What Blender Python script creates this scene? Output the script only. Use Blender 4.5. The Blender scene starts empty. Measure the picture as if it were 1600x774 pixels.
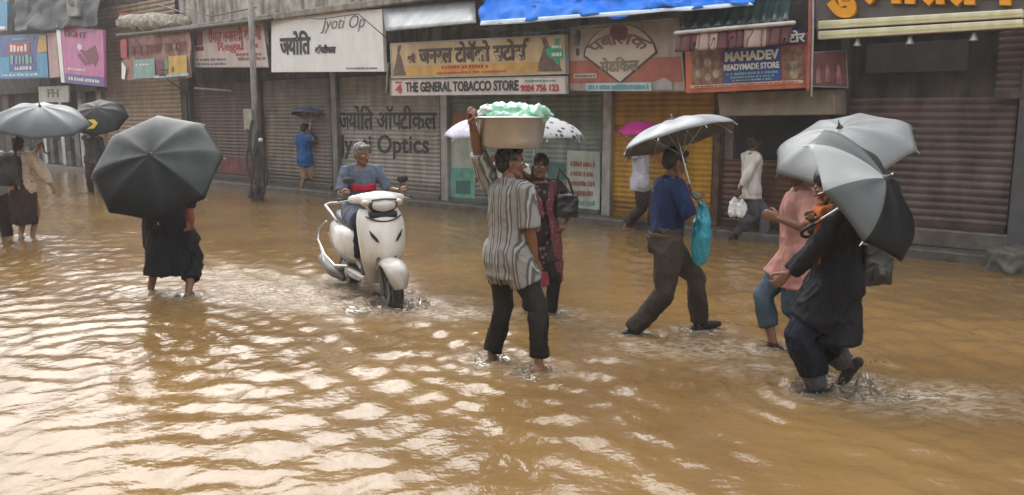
import bpy, bmesh, math, random
import numpy as np
from mathutils import Vector, Matrix, Quaternion, noise
random.seed(7); rng = np.random.default_rng(11)
R = math.radians
sc = bpy.context.scene
col = sc.collection
V = Vector

# ------------------------------------------------------------------ camera, sky, sun, exposure
F_PX, CX, CY, CAM_H, HORIZON = 1300.0, 800.0, 387.0, 1.8, 180.0
PITCH = math.atan((CY - HORIZON) / F_PX)
cam = bpy.data.cameras.new('camera'); cam.sensor_width = 36; cam.lens = F_PX / 1600 * 36
cam.clip_start = .05; cam.clip_end = 2000
cam_o = bpy.data.objects.new('camera', cam); col.objects.link(cam_o)
cam_o.location = (0, 0, CAM_H); cam_o.rotation_euler = (R(90) - PITCH, 0, 0)
sc.camera = cam_o

SUN_EL, SUN_ROT = R(48), R(-22)
w = bpy.data.worlds.new('World'); sc.world = w; w.use_nodes = True
nt = w.node_tree; bg = nt.nodes['Background']
sky = nt.nodes.new('ShaderNodeTexSky'); sky.sky_type = 'NISHITA'; sky.sun_disc = False
sky.sun_elevation = SUN_EL; sky.sun_rotation = SUN_ROT
sky.air_density = 1.2; sky.dust_density = 6.0; sky.ozone_density = 1.0
hs = nt.nodes.new('ShaderNodeHueSaturation'); hs.inputs['Saturation'].default_value = .10
wm = nt.nodes.new('ShaderNodeMix'); wm.data_type = 'RGBA'; wm.blend_type = 'MULTIPLY'; wm.inputs[0].default_value = 1
wm.inputs[7].default_value = (1.0, .98, .96, 1)
nt.links.new(sky.outputs[0], hs.inputs['Color']); nt.links.new(hs.outputs[0], wm.inputs[6])
cl = nt.nodes.new('ShaderNodeMix'); cl.data_type = 'RGBA'; cl.inputs[0].default_value = .62      # an even rain-cloud layer over the clear-sky model
cl.inputs[7].default_value = (4.6, 4.62, 4.62, 1); nt.links.new(wm.outputs[2], cl.inputs[6])
nt.links.new(cl.outputs[2], bg.inputs[0]); bg.inputs[1].default_value = .15
sun = bpy.data.lights.new('sun', 'SUN'); sun.energy = .5; sun.angle = R(60); sun.color = (1, .96, .9)
sun_o = bpy.data.objects.new('sun', sun); col.objects.link(sun_o)
sun_o.rotation_euler = (SUN_EL - R(90), 0, -SUN_ROT)
vs = sc.view_settings; vs.view_transform = 'Standard'; vs.look = 'None'; vs.exposure = 1.45; vs.gamma = 1
vs.use_curve_mapping = False
sc.cycles.max_bounces = 6; sc.cycles.caustics_reflective = False; sc.cycles.caustics_refractive = False
sc.cycles.use_denoising = True

# ------------------------------------------------------------------ pixel -> place helpers
def ray(px, py):
    d = V(((px - CX) / F_PX, 1.0, -(py - CY) / F_PX))
    return Matrix.Rotation(-PITCH, 3, 'X') @ d
CAM = V((0, 0, CAM_H))
def at(px, py, z=0.0):
    d = ray(px, py); return CAM + d * ((z - CAM_H) / d.z)
def at_y(px, py, y):
    d = ray(px, py); return CAM + d * (y / d.y)
A0, A1 = at(330, 290), at(1560, 418)
UX = (A1 - A0).normalized(); NN = V((UX.y, -UX.x, 0))
if NN.y > 0: NN = -NN
def fp(px, py, d=0.0):            # where the sight line meets the plane d metres in front of the shop fronts
    r = ray(px, py); o = A0 + NN * d
    t = (o - CAM).dot(NN) / r.dot(NN); p = CAM + r * t
    return (p - A0).dot(UX), p.z
def W(s, d, z): return A0 + UX * s + NN * d + V((0, 0, z))
def fw(px, py, d=0.0):
    s, z = fp(px, py, d); return W(s, d, z)

# ------------------------------------------------------------------ materials
_m = {}
def mat(name, c, rough=.75, var=.12, scale=6, bump=.0, bscale=60, metal=0, spec=.5, coat=0, stain=0, stretch=(1, 1, 1), c2=None, bdist=.01, tide=0):
    if name in _m: return _m[name]
    if not stain and any(q in name for q in (' print', ' sheet', ' paint', 'strip')) and 'scooter' not in name: stain = .28
    if 'umbrella cloth' in name: spec = .22; rough = max(rough, .42); coat = coat * .3
    if 'shutter' in name: tide = .34
    if any(q in name for q in ('trouser cloth', 'salwar cloth', 'jeans cloth', 'skirt cloth')): tide = .36
    m = bpy.data.materials.new(name); m.use_nodes = True; n = m.node_tree.nodes; l = m.node_tree.links
    b = n['Principled BSDF']; b.inputs['Roughness'].default_value = rough; b.inputs['Metallic'].default_value = metal
    b.inputs['Specular IOR Level'].default_value = spec; b.inputs['Coat Weight'].default_value = coat
    tc = n.new('ShaderNodeTexCoord'); mp = n.new('ShaderNodeMapping'); mp.inputs['Scale'].default_value = stretch
    l.new(tc.outputs['Object'], mp.inputs[0])
    nz = n.new('ShaderNodeTexNoise'); nz.inputs['Scale'].default_value = scale; nz.inputs['Detail'].default_value = 5
    l.new(mp.outputs[0], nz.inputs[0])
    cr = n.new('ShaderNodeValToRGB'); cr.color_ramp.elements[0].position = .3; cr.color_ramp.elements[1].position = .7
    lo = [max(0, x * (1 - var * 1.6)) for x in c]; hi = [min(1, x * (1 + var)) for x in c]
    if c2: lo = c2
    cr.color_ramp.elements[0].color = (*lo, 1); cr.color_ramp.elements[1].color = (*hi, 1)
    l.new(nz.outputs[0], cr.inputs[0]); out = cr.outputs[0]
    if stain:
        n2 = n.new('ShaderNodeTexNoise'); n2.inputs['Scale'].default_value = 2.2; n2.inputs['Detail'].default_value = 6
        m2 = n.new('ShaderNodeMapping'); m2.inputs['Scale'].default_value = (2.5, 2.5, .5); l.new(tc.outputs['Object'], m2.inputs[0]); l.new(m2.outputs[0], n2.inputs[0])
        r2 = n.new('ShaderNodeValToRGB'); r2.color_ramp.elements[0].position = .42; r2.color_ramp.elements[1].position = .62
        l.new(n2.outputs[0], r2.inputs[0])
        mx = n.new('ShaderNodeMix'); mx.data_type = 'RGBA'; mx.blend_type = 'MULTIPLY'
        ml = n.new('ShaderNodeMath'); ml.operation = 'MULTIPLY'; ml.inputs[1].default_value = stain; l.new(r2.outputs[0], ml.inputs[0])
        l.new(ml.outputs[0], mx.inputs[0]); l.new(out, mx.inputs[6]); mx.inputs[7].default_value = (.35, .31, .27, 1); out = mx.outputs[2]
    if tide:                                                # soaked or silted up to a wavering line above the flood
        sx = n.new('ShaderNodeSeparateXYZ'); l.new(tc.outputs['Object'], sx.inputs[0]); n4 = n.new('ShaderNodeTexNoise'); n4.inputs['Scale'].default_value = 7; l.new(tc.outputs['Object'], n4.inputs[0])
        ma = n.new('ShaderNodeMath'); ma.operation = 'MULTIPLY_ADD'; ma.inputs[1].default_value = -.22; l.new(n4.outputs[0], ma.inputs[0]); l.new(sx.outputs['Z'], ma.inputs[2])
        mp2 = n.new('ShaderNodeMapRange'); mp2.inputs[1].default_value = tide - .1; mp2.inputs[2].default_value = tide + .06; mp2.inputs[3].default_value = .85; mp2.inputs[4].default_value = 0; l.new(ma.outputs[0], mp2.inputs[0])
        m5 = n.new('ShaderNodeMix'); m5.data_type = 'RGBA'; m5.blend_type = 'MULTIPLY'; l.new(mp2.outputs[0], m5.inputs[0]); l.new(out, m5.inputs[6]); m5.inputs[7].default_value = (.42, .38, .33, 1); out = m5.outputs[2]
    l.new(out, b.inputs['Base Color'])
    if bump:
        nb = n.new('ShaderNodeTexNoise'); nb.inputs['Scale'].default_value = bscale; nb.inputs['Detail'].default_value = 3
        l.new(mp.outputs[0], nb.inputs[0]); bp = n.new('ShaderNodeBump'); bp.inputs['Strength'].default_value = bump; bp.inputs['Distance'].default_value = bdist
        l.new(nb.outputs[0], bp.inputs['Height']); l.new(bp.outputs[0], b.inputs['Normal'])
    _m[name] = m; return m

# ------------------------------------------------------------------ object helpers
def link(name, me, m=None, parent=None, smooth=False):
    o = bpy.data.objects.new(name, me); col.objects.link(o)
    if m is not None:
        for q in (m if isinstance(m, (list, tuple)) else [m]): me.materials.append(q)
    if parent: o.parent = parent
    if smooth:
        me.polygons.foreach_set('use_smooth', [True] * len(me.polygons))
    return o
def tag(o, label=None, cat=None, group=None, kind=None):
    if label: o['label'] = label
    if cat: o['category'] = cat
    if group: o['group'] = group
    if kind: o['kind'] = kind
    return o
def empty(name, loc, label, cat, group=None, rz=0):
    o = bpy.data.objects.new(name, None); col.objects.link(o); o.location = loc; o.rotation_euler = (0, 0, rz)
    o.empty_display_size = .1
    return tag(o, label, cat, group)
class MB:
    def __init__(s): s.v = []; s.f = []; s.mi = []
    def add(s, vs, fs, mi=0):
        b = len(s.v); s.v += [tuple(x) for x in vs]; s.f += [tuple(i + b for i in f) for f in fs]; s.mi += [mi] * len(fs)
    def prism(s, pts, off, mi=0):           # closed outline pts extruded by off
        n = len(pts); off = V(off); a = [V(p) for p in pts]; b = [p + off for p in a]
        s.add(a + b, [tuple(range(n)), tuple(range(2 * n - 1, n - 1, -1))] + [(i, i + n, (i + 1) % n + n, (i + 1) % n) for i in range(n)], mi)
    def box(s, c, sz, mi=0, rot=None):
        c = V(c); hx, hy, hz = [x / 2 for x in sz]
        vs = [V((x, y, z)) for z in (-hz, hz) for y in (-hy, hy) for x in (-hx, hx)]
        if rot is not None: vs = [rot @ q for q in vs]
        s.add([q + c for q in vs], [(0, 2, 3, 1), (4, 5, 7, 6), (0, 1, 5, 4), (2, 6, 7, 3), (0, 4, 6, 2), (1, 3, 7, 5)], mi)
    def rings(s, rings, cap0=True, cap1=True, mi=0, closed=True):
        n = len(rings[0]); vs = [p for r in rings for p in r]; fs = []
        for i in range(len(rings) - 1):
            for j in range(n if closed else n - 1):
                k = (j + 1) % n; fs.append((i * n + j, i * n + k, (i + 1) * n + k, (i + 1) * n + j))
        if cap0: fs.append(tuple(range(n - 1, -1, -1)))
        if cap1: fs.append(tuple(range((len(rings) - 1) * n, len(rings) * n)))
        s.add(vs, fs, mi)
    def tube(s, pts, rad, n=10, flat0=False, flat1=False, mi=0, sq=1.0, up=None):
        pts = [V(p) for p in pts]; m = len(pts)
        rad = [rad] * m if not isinstance(rad, (list, tuple)) else list(rad)
        T = []
        for i in range(m):
            a = pts[max(0, i - 1)]; b = pts[min(m - 1, i + 1)]; t = b - a
            T.append(t.normalized() if t.length > 1e-9 else V((0, 0, 1)))
        u = V(up) if up else (V((1, 0, 0)) if abs(T[0].x) < .8 else V((0, 1, 0)))
        R_ = []
        def ring(c, t, r):
            nonlocal u
            u = (u - t * u.dot(t)).normalized(); v = t.cross(u)
            return [c + u * (math.cos(a) * r) + v * (math.sin(a) * r * sq) for a in [2 * math.pi * k / n for k in range(n)]]
        if not flat0:
            for a in (75, 45, 20): R_.append(ring(pts[0] - T[0] * rad[0] * math.sin(R(a)) , T[0], rad[0] * math.cos(R(a))))
        for p, t, r in zip(pts, T, rad): R_.append(ring(p, t, r))
        if not flat1:
            for a in (20, 45, 75): R_.append(ring(pts[-1] + T[-1] * rad[-1] * math.sin(R(a)), T[-1], rad[-1] * math.cos(R(a))))
        s.rings(R_, mi=mi)
    def ell(s, c, r, rot=None, n=16, m=10, mi=0):
        c = V(c); rs = []
        for i in range(1, m):
            a = math.pi * i / m - math.pi / 2
            q = [V((math.cos(2 * math.pi * k / n) * math.cos(a) * r[0], math.sin(2 * math.pi * k / n) * math.cos(a) * r[1], math.sin(a) * r[2])) for k in range(n)]
            if rot is not None: q = [rot @ x for x in q]
            rs.append([x + c for x in q])
        s.rings(rs, mi=mi)
    def lathe(s, prof, c=(0, 0, 0), n=24, mi=0, rot=None):
        rs = []
        for r, z in prof:
            q = [V((math.cos(2 * math.pi * k / n) * r, math.sin(2 * math.pi * k / n) * r, z)) for k in range(n)]
            if rot is not None: q = [rot @ x for x in q]
            rs.append([x + V(c) for x in q])
        s.rings(rs, cap0=False, cap1=False, mi=mi)
    def mesh(s, name):
        me = bpy.data.meshes.new(name); me.from_pydata(s.v, [], s.f)
        if any(s.mi): me.polygons.foreach_set('material_index', s.mi)
        bm = bmesh.new(); bm.from_mesh(me); bmesh.ops.recalc_face_normals(bm, faces=bm.faces); bm.to_mesh(me); bm.free()
        me.update(); return me
    def obj(s, name, m, parent=None, smooth=False): return link(name, s.mesh(name), m, parent, smooth)
def bevel(o, wd=.01, seg=2, ang=40):
    b = o.modifiers.new('bevel', 'BEVEL'); b.width = wd; b.segments = seg; b.limit_method = 'ANGLE'; b.angle_limit = R(ang); return o
def evalmesh(o):
    dg = bpy.context.evaluated_depsgraph_get(); dg.update()
    me = bpy.data.meshes.new_from_object(o.evaluated_get(dg), depsgraph=dg); return me
def remesh(mb, vox, smooth=3, fac=.5):
    me = mb.mesh('raw'); o = bpy.data.objects.new('raw', me); col.objects.link(o)
    r = o.modifiers.new('r', 'REMESH'); r.mode = 'VOXEL'; r.voxel_size = vox
    if smooth:
        sm = o.modifiers.new('s', 'SMOOTH'); sm.iterations = smooth; sm.factor = fac
    out = evalmesh(o); out.materials.clear(); bpy.data.objects.remove(o); bpy.data.meshes.remove(me)
    return out
def coords(me):
    a = np.empty(len(me.vertices) * 3, np.float32); me.vertices.foreach_get('co', a); return a.reshape(-1, 3)
def wrinkle(me, amp=.006, sx=(9, 9, 4), seed=0, tilt=.5):
    co = coords(me); no = np.empty(len(co) * 3, np.float32); me.vertex_normals.foreach_get('vector', no); no = no.reshape(-1, 3)
    h = np.empty(len(co), np.float32)
    for i, (x, y, z) in enumerate(co):
        p = V((x * sx[0] + z * tilt * 3 + seed, y * sx[1] + seed * 1.7, z * sx[2] - x * tilt * 3))
        a = noise.noise(p); q = p * 2.1 + V((a * .9, 3.1, a)); b_ = noise.noise(q); c_ = noise.noise(q * 2.3)
        h[i] = -(1.25 * max(0, 1 - abs(a) * 2.6) ** 1.4 + .40 * max(0, 1 - abs(b_) * 3.0) ** 1.4 + .12 * c_ - .22)
    co = co - no * (h * amp)[:, None]
    me.vertices.foreach_set('co', co.astype(np.float32).ravel()); me.update()
def join(mes, name):                 # several meshes -> one mesh, material index = position in the list of (mesh, index)
    v = []; f = []; mi = []; b = 0
    for me, k in mes:
        v.append(coords(me)); n = len(me.vertices)
        f += [tuple(i + b for i in p.vertices) for p in me.polygons]; mi += [k] * len(me.polygons); b += n
    out = bpy.data.meshes.new(name); out.from_pydata(np.concatenate(v).tolist(), [], f)
    out.polygons.foreach_set('material_index', mi); out.polygons.foreach_set('use_smooth', [True] * len(mi)); out.update()
    return out

# ------------------------------------------------------------------ lettering
def _txt(s, bold=0.0, shear=0.0):
    c = bpy.data.curves.new('t', 'FONT'); c.body = s; c.size = 1; c.offset = bold; c.shear = shear; c.extrude = .05
    c.resolution_u = 3
    o = bpy.data.objects.new('t', c); col.objects.link(o); me = evalmesh(o)
    v = coords(me).copy(); f = [tuple(p.vertices) for p in me.polygons]
    bpy.data.objects.remove(o); bpy.data.curves.remove(c); bpy.data.meshes.remove(me); return v, f
_M = {}
def _mx(s):
    if s not in _M: _M[s] = float(_txt(s)[0][:, 0].max())
    return _M[s]
def deva(tokens, bold=.012):
    x = 0; vv = []; ff = []; b = 0
    for t in tokens:
        if t == ' ': x += .28; continue
        half = t.endswith('<'); reph = t.endswith('^'); s = t.rstrip('<^')
        v, f = _txt(s, bold); adv = _mx(s + 'म') - _mx('म')
        if half:
            cut = v[:, 0].max() - .135
            bm = bmesh.new(); vs = [bm.verts.new(p) for p in v]
            for q in f:
                try: bm.faces.new([vs[i] for i in q])
                except ValueError: pass
            bmesh.ops.bisect_plane(bm, geom=bm.verts[:] + bm.edges[:] + bm.faces[:], plane_co=(cut, 0, 0), plane_no=(1, 0, 0), clear_outer=True)
            bm.verts.index_update(); v = np.array([p.co[:] for p in bm.verts]); f = [tuple(q.index for q in p.verts) for p in bm.faces]; bm.free(); adv = cut
        if reph:
            v2, f2 = _txt('े', bold); v2 = v2.copy(); v2[:, 0] = -v2[:, 0]; v2[:, 0] += adv * .75 - v2[:, 0].min()
            f = f + [tuple(i + len(v) for i in q) for q in f2]; v = np.concatenate([v, v2])
        v = v.copy(); v[:, 0] += x; vv.append(v); ff += [tuple(i + b for i in q) for q in f]; b += len(v); x += adv
    return np.concatenate(vv), ff
def lines(n, seed=0, gap=.5, hang=False):
    if hang:                        # worn Hindi headline lettering: a top bar with uneven stems and bowls
        r = random.Random(seed); vv = []; ff = []
        def q(x0, y0, x1, y1, sk=0):
            b = len(vv)
            for z in (-.05, .05): vv.extend([(x0, y0, z), (x1, y0, z), (x1 + sk, y1, z), (x0 + sk, y1, z)])
            ff.extend([(b + 4, b + 5, b + 6, b + 7), (b, b + 1, b + 5, b + 4), (b + 1, b + 2, b + 6, b + 5), (b + 2, b + 3, b + 7, b + 6), (b + 3, b, b + 4, b + 7)])
        x = 0
        while x < n:
            w_ = r.uniform(1.2, 2.6); q(x, .82, x + w_, .95); e = x + .25
            while e < x + w_ - .1:
                q(e, r.uniform(0, .25), e + .13, .84, r.uniform(-.12, .12))
                if r.random() < .6: q(e - .3, .3 + r.uniform(-.1, .2), e + .02, .42 + r.uniform(-.1, .2), r.uniform(-.1, .1))
                if r.random() < .25: q(e - .1, .95, e + .05, 1.25, -.25)
                e += r.uniform(.35, .6)
            x += w_ + .3
        return np.array(vv), ff        # rows too small to read in the photo: runs of short bars
    r = random.Random(seed); vv = []; ff = []; x = 0
    while x < n:
        wd = r.uniform(.35, .6); h = r.uniform(.75, 1.0)
        b = len(vv)
        for z in (-.05, .05): vv += [(x, 0, z), (x + wd, 0, z), (x + wd, h, z), (x, h, z)]
        ff += [(b + 4, b + 5, b + 6, b + 7), (b, b + 1, b + 5, b + 4), (b + 1, b + 2, b + 6, b + 5), (b + 2, b + 3, b + 7, b + 6), (b + 3, b, b + 4, b + 7)]
        x += wd + (r.uniform(.15, .3) if r.random() > .2 else gap)
    return np.array(vv), ff

class Sign:
    """A flat board: four corners on a plane in front of the shop fronts, with a real thickness behind its face."""
    def __init__(s, name, label, cat, px, d, m, thick=.08, frame=None, fw_=.03, group=None, bow=0, d2=None):
        cs = [fw(x, y, dd) for (x, y), dd in zip(px, d2 or [d] * 4)]        # TL TR BR BL
        s.o0 = sum(cs, V()) / 4; s.c = [c - s.o0 for c in cs]
        s.n = (s.c[1] - s.c[0]).cross(s.c[3] - s.c[0]).normalized()
        if s.n.dot(NN) < 0: s.n = -s.n
        b = MB()
        if bow:
            N = 24; M_ = 8; g = [[s.P(i / N, 1 - j / M_, bow * (math.sin(i * 1.7) * .5 + math.sin(j * 1.3 + i * .6) * .6 + .8 * noise.noise(V((i * .4, j * .5, d * 9 + px[0][0]))))) for i in range(N + 1)] for j in range(M_ + 1)]
            vs = [p for r in g for p in r] + [p - s.n * .006 for r in g for p in r]; K = (N + 1) * (M_ + 1)
            fs = []
            for j in range(M_):
                for i in range(N):
                    a = j * (N + 1) + i; fs += [(a, a + 1, a + N + 2, a + N + 1), (a + K, a + N + 1 + K, a + N + 2 + K, a + 1 + K)]
            b.add(vs, fs)
        else: b.prism(s.c, -s.n * thick)
        s.o = b.obj(name, m, smooth=bool(bow)); s.o.location = s.o0; tag(s.o, label, cat, group)
        if frame:
            fb = MB(); t = thick + .012
            up = (s.c[0] - s.c[3]).normalized(); rt = (s.c[1] - s.c[0]).normalized()
            TL, TR, BR, BL = s.c
            for a, c, e in ((TL, TR, -up), (BL, BR, up)):
                fb.prism([a + s.n * .012, c + s.n * .012, c + e * fw_ + s.n * .012, a + e * fw_ + s.n * .012], -s.n * t)
            for a, c, e in ((TL - up * fw_, BL + up * fw_, rt), (TR - up * fw_, BR + up * fw_, -rt)):
                fb.prism([a + s.n * .0125, c + s.n * .0125, c + e * fw_ + s.n * .0125, a + e * fw_ + s.n * .0125], -s.n * t)
            fb.obj('frame', frame, s.o)
    def P(s, u, v, off=0.0):
        a = s.c[3].lerp(s.c[2], u); b = s.c[0].lerp(s.c[1], u); return a.lerp(b, v) + s.n * off
    def patch(s, poly, m, off=.004, name='picture', t=.004, label=None):
        b = MB(); b.prism([s.P(u, v, off + t) for u, v in poly], -s.n * t); o = b.obj(name, m, s.o)
        if label: o['label'] = label
        return o
    def rect(s, u0, v0, u1, v1, m, off=.004, **k): return s.patch([(u0, v0), (u1, v0), (u1, v1), (u0, v1)], m, off, **k)
    def text(s, t, m, u0, v0, u1, v1, off=.006, bold=.012, shear=0, thick=.008, name='lettering', warp=None):
        v, f = t if isinstance(t, tuple) else _txt(t, bold, shear)
        lo = v.min(0); hi = v.max(0); out = []
        for x, y, z in v:
            a = (x - lo[0]) / (hi[0] - lo[0]); c = (y - lo[1]) / (hi[1] - lo[1]); e = (z + .05) / .1
            u, w_ = (u0 + (u1 - u0) * a, v0 + (v1 - v0) * c) if not warp else warp(a, c)
            out.append(s.P(u, w_, off + e * thick))
        me = bpy.data.meshes.new(name); me.from_pydata(out, [], f); me.update()
        return link(name, me, m, s.o)

# ------------------------------------------------------------------ ground and water
road_m = mat('wet asphalt', (.05, .047, .043), .5, .3, 4, .3, 50)
b = MB(); b.add([(-150, -100, -.15), (150, -100, -.15), (150, 200, -.15), (-150, 200, -.15)], [(0, 1, 2, 3)])
tag(b.obj('road', road_m), kind='structure')

# walkers' wading points: (pixel) -> ring waves round them
WADE = [(42, 372), (235, 458), (296, 463), (766, 560), (836, 580), (862, 488), (990, 522), (1096, 518), (1210, 545), (1274, 612), (1312, 606), (480, 303)]
WADE = [at(*p) for p in WADE]
SC_F = at(612, 476); SC_DIR = V((.47, -.883, 0)).normalized(); SC_R = SC_F - SC_DIR * 1.36

def perlin(x, y, seed):
    r = np.random.default_rng(seed); n = 256; ang = r.random((n, n)) * 2 * np.pi; gx, gy = np.cos(ang), np.sin(ang)
    xi = np.floor(x).astype(int); yi = np.floor(y).astype(int); xf = x - xi; yf = y - yi
    def g(a, b): return gx[(xi + a) % n, (yi + b) % n] * (xf - a) + gy[(xi + a) % n, (yi + b) % n] * (yf - b)
    f = lambda t: t * t * t * (t * (t * 6 - 15) + 10)
    u, v = f(xf), f(yf); return (g(0, 0) * (1 - u) + g(1, 0) * u) * (1 - v) + (g(0, 1) * (1 - u) + g(1, 1) * u) * v
def water_height(x, y):
    h = np.zeros_like(x); r = np.random.default_rng(5)
    wx = x + .22 * np.sin(.9 * y + .7 * x + 1.) + .08 * np.sin(2.3 * y - 1.7 * x); wy = y + .2 * np.sin(1.1 * x - .5 * y) + .08 * np.sin(2.9 * x + 1.1 * y)
    for i in range(60):
        lam = .085 * (.46 / .085) ** r.random(); th = R(90) + r.normal() * R(48); k = 2 * np.pi / lam
        amp = SLOPE * lam / (2 * np.pi) * r.uniform(.4, 1.0) * (1.0 if lam > .25 else .6)
        h += amp * np.sin(k * (wx * np.cos(th) + wy * np.sin(th)) + r.uniform(0, 6.28))
    h *= .80
    px_, py_ = x + .25 * perlin(x * .9, y * .9, 31), y + .25 * perlin(x * .9 + 7, y * .9 + 3, 32)
    for lam, a, sd in ((.62, .0085, 1), (.33, .0105, 2), (.19, .0100, 3), (.105, .0046, 4)):
        q = perlin(px_ / (lam * 1.25) + .3 * py_, py_ / lam, sd); h += 1.3 * a * (q if lam > .5 else (.55 * q + .6 * (.35 - np.abs(q))))
    # calmer and livelier water
    m = .85 + .35 * np.sin(.55 * x + .8 * y + .6) * np.sin(.8 * x - .45 * y + 2.) + .2 * np.sin(1.9 * x + .4) * np.sin(1.3 * y + 1.)
    far = np.clip((y - 9) / 8, 0, 1); m = m * (1 - .55 * far)
    right = np.clip((x - 2.2) / 3, 0, 1) * np.clip((y - 6.2) / 2, 0, 1); m = m * (1 - .35 * right)
    h *= np.maximum(m, .72)
    for i in range(90):                               # rain rings
        cx_, cy_ = r.uniform(-5, 4.5), r.uniform(3.6, 10); d = np.hypot(x - cx_, y - cy_); rad = r.uniform(.04, .16); k_ = d < rad + .12
        h[k_] += .0030 * np.exp(-((d[k_] - rad) / .03) ** 2) * np.cos((d[k_] - rad) * 80)
    for p in WADE:
        d = np.hypot(x - p.x, y - p.y)
        h += .011 * np.exp(-d / .42) * np.sin(2 * np.pi * d / .16 + 1.5) + .0028 * np.exp(-d / 1.0) * np.sin(2 * np.pi * d / .24)
    for (qx, qy, rx, ry, k_) in FROTH:
        c = at(qx, qy); g = k_ * np.exp(-(((x - c.x) / rx) ** 2 + ((y - c.y) / ry) ** 2)); h += g * (.010 * perlin(x / .13, y / .11, 41) + .007 * perlin(x / .06, y / .06, 42))
    # big slow rings at the left front
    c = at(150, 545); d = np.hypot(x - c.x, y - c.y); h += .0065 * np.exp(-((d - .5) / .55) ** 2) * np.sin(2 * np.pi * d / .27)
    # scooter wake: a V behind the front wheel
    u = (x - SC_F.x) * SC_DIR.x + (y - SC_F.y) * SC_DIR.y; q = (x - SC_F.x) * -SC_DIR.y + (y - SC_F.y) * SC_DIR.x
    back = np.clip(-u + .25, 0, 9); arm = np.abs(np.abs(q) - (.16 + .42 * back))
    h += .028 * np.exp(-(arm / .15) ** 2) * np.exp(-back / 1.6) * (back > 0) * np.cos(arm * 14) * np.clip(back * 5, 0, 1)
    h += .008 * np.exp(-(q / .5) ** 2) * np.exp(-back / 3.) * (back > .05) * np.sin(9 * u + 3 * np.sin(6 * q)) 
    return h
SLOPE = .056
FROTH = [(1400, 618, .6, .24, .95), (1470, 640, .5, .2, .5), (1340, 604, .35, .25, 1.0), (1120, 545, .8, .3, .7), (1190, 575, .5, .2, .4), (690, 490, .6, .3, .8), (560, 474, .9, .4, 1.0), (470, 458, 1.0, .5, .95), (420, 445, 1.0, .5, .7), (340, 428, 1.0, .5, .5), (900, 500, .5, .3, .3), (800, 572, .5, .2, .35)]
def make_water():
    ys = [2.2]
    while ys[-1] < 30: ys.append(ys[-1] + max(.02, .0065 * ys[-1] ** 1.15 * .9))
    ys = np.array(ys); xs = np.concatenate([np.linspace(-16, -7.5, 120, endpoint=False), np.arange(-7.5, 7.0, .028), np.linspace(7.0, 9.5, 40)])
    X, Y = np.meshgrid(xs, ys); Z = water_height(X, Y)
    edge = np.minimum.reduce([(X + 16) / 1.5, (9.5 - X) / .6, (Y - 2.2) / .3, (30 - Y) / 3]); Z = Z * np.clip(edge, 0, 1)
    n, m = X.shape; v = np.stack([X, Y, Z], -1).reshape(-1, 3)
    idx = np.arange(n * m).reshape(n, m); f = np.stack([idx[:-1, :-1], idx[:-1, 1:], idx[1:, 1:], idx[1:, :-1]], -1).reshape(-1, 4)
    # wide flat margin out to the far ends of the street
    L = 120; base = len(v)
    ext = np.array([(-L, -60, 0), (L, -60, 0), (L, 160, 0), (-L, 160, 0), (-16, 2.2, 0), (9.5, 2.2, 0), (9.5, 30, 0), (-16, 30, 0)], float)
    ef = [(0, 1, 5, 4), (1, 2, 6, 5), (2, 3, 7, 6), (3, 0, 4, 7)]
    me = bpy.data.meshes.new('flood_water')
    me.from_pydata(np.concatenate([v, ext]).tolist(), [], f.tolist() + [tuple(i + base for i in q) for q in ef])
    me.polygons.foreach_set('use_smooth', [True] * len(me.polygons))
    # churned, silty froth where feet and wheels stir the water
    fo = np.zeros(len(me.vertices), np.float32); x, y = v[:, 0], v[:, 1]; a = np.zeros(len(v))
    for p in WADE: a = np.maximum(a, .6 * np.exp(-(np.hypot((x - p.x) / 1.5, y - p.y) / .20) ** 2))
    for (px_, py_, rx, ry, k_) in FROTH:
        c = at(px_, py_); a = np.maximum(a, k_ * np.exp(-(((x - c.x) / rx) ** 2 + ((y - c.y) / ry) ** 2)))
    for p, s_ in ((SC_F, .5), (SC_R, .45)): a = np.maximum(a, np.exp(-(np.hypot(x - p.x, y - p.y) / s_) ** 2))
    u = (x - SC_F.x) * SC_DIR.x + (y - SC_F.y) * SC_DIR.y; q = (x - SC_F.x) * -SC_DIR.y + (y - SC_F.y) * SC_DIR.x; back = np.clip(-u, 0, 99)
    a = np.maximum(a, .8 * np.exp(-((np.abs(q) - .1 - .3 * back) / .3) ** 2) * np.exp(-back / 2.2) * (u < .1))
    fo[:len(v)] = a
    at_ = me.attributes.new('froth', 'FLOAT', 'POINT'); at_.data.foreach_set('value', fo)
    m = bpy.data.materials.new('muddy flood water'); m.use_nodes = True; n = m.node_tree.nodes; l = m.node_tree.links; bs = n['Principled BSDF']
    bs.inputs['Roughness'].default_value = .06; bs.inputs['IOR'].default_value = 1.38
    tc = n.new('ShaderNodeTexCoord')
    n1 = n.new('ShaderNodeTexNoise'); n1.inputs['Scale'].default_value = .7; n1.inputs['Detail'].default_value = 5; l.new(tc.outputs['Object'], n1.inputs[0])
    cr = n.new('ShaderNodeValToRGB'); cr.color_ramp.elements[0].position = .35; cr.color_ramp.elements[1].position = .68
    cr.color_ramp.elements[0].color = (.155, .092, .036, 1); cr.color_ramp.elements[1].color = (.225, .138, .053, 1); l.new(n1.outputs[0], cr.inputs[0])
    at2 = n.new('ShaderNodeAttribute'); at2.attribute_name = 'froth'
    n3 = n.new('ShaderNodeTexNoise'); n3.inputs['Scale'].default_value = 16; n3.inputs['Detail'].default_value = 6; n3.inputs['Distortion'].default_value = 1.6; mp3 = n.new('ShaderNodeMapping'); mp3.inputs['Scale'].default_value = (.55, 1.2, 1); mp3.inputs['Rotation'].default_value = (0, 0, .3); l.new(tc.outputs['Object'], mp3.inputs[0]); l.new(mp3.outputs[0], n3.inputs[0])
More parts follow.
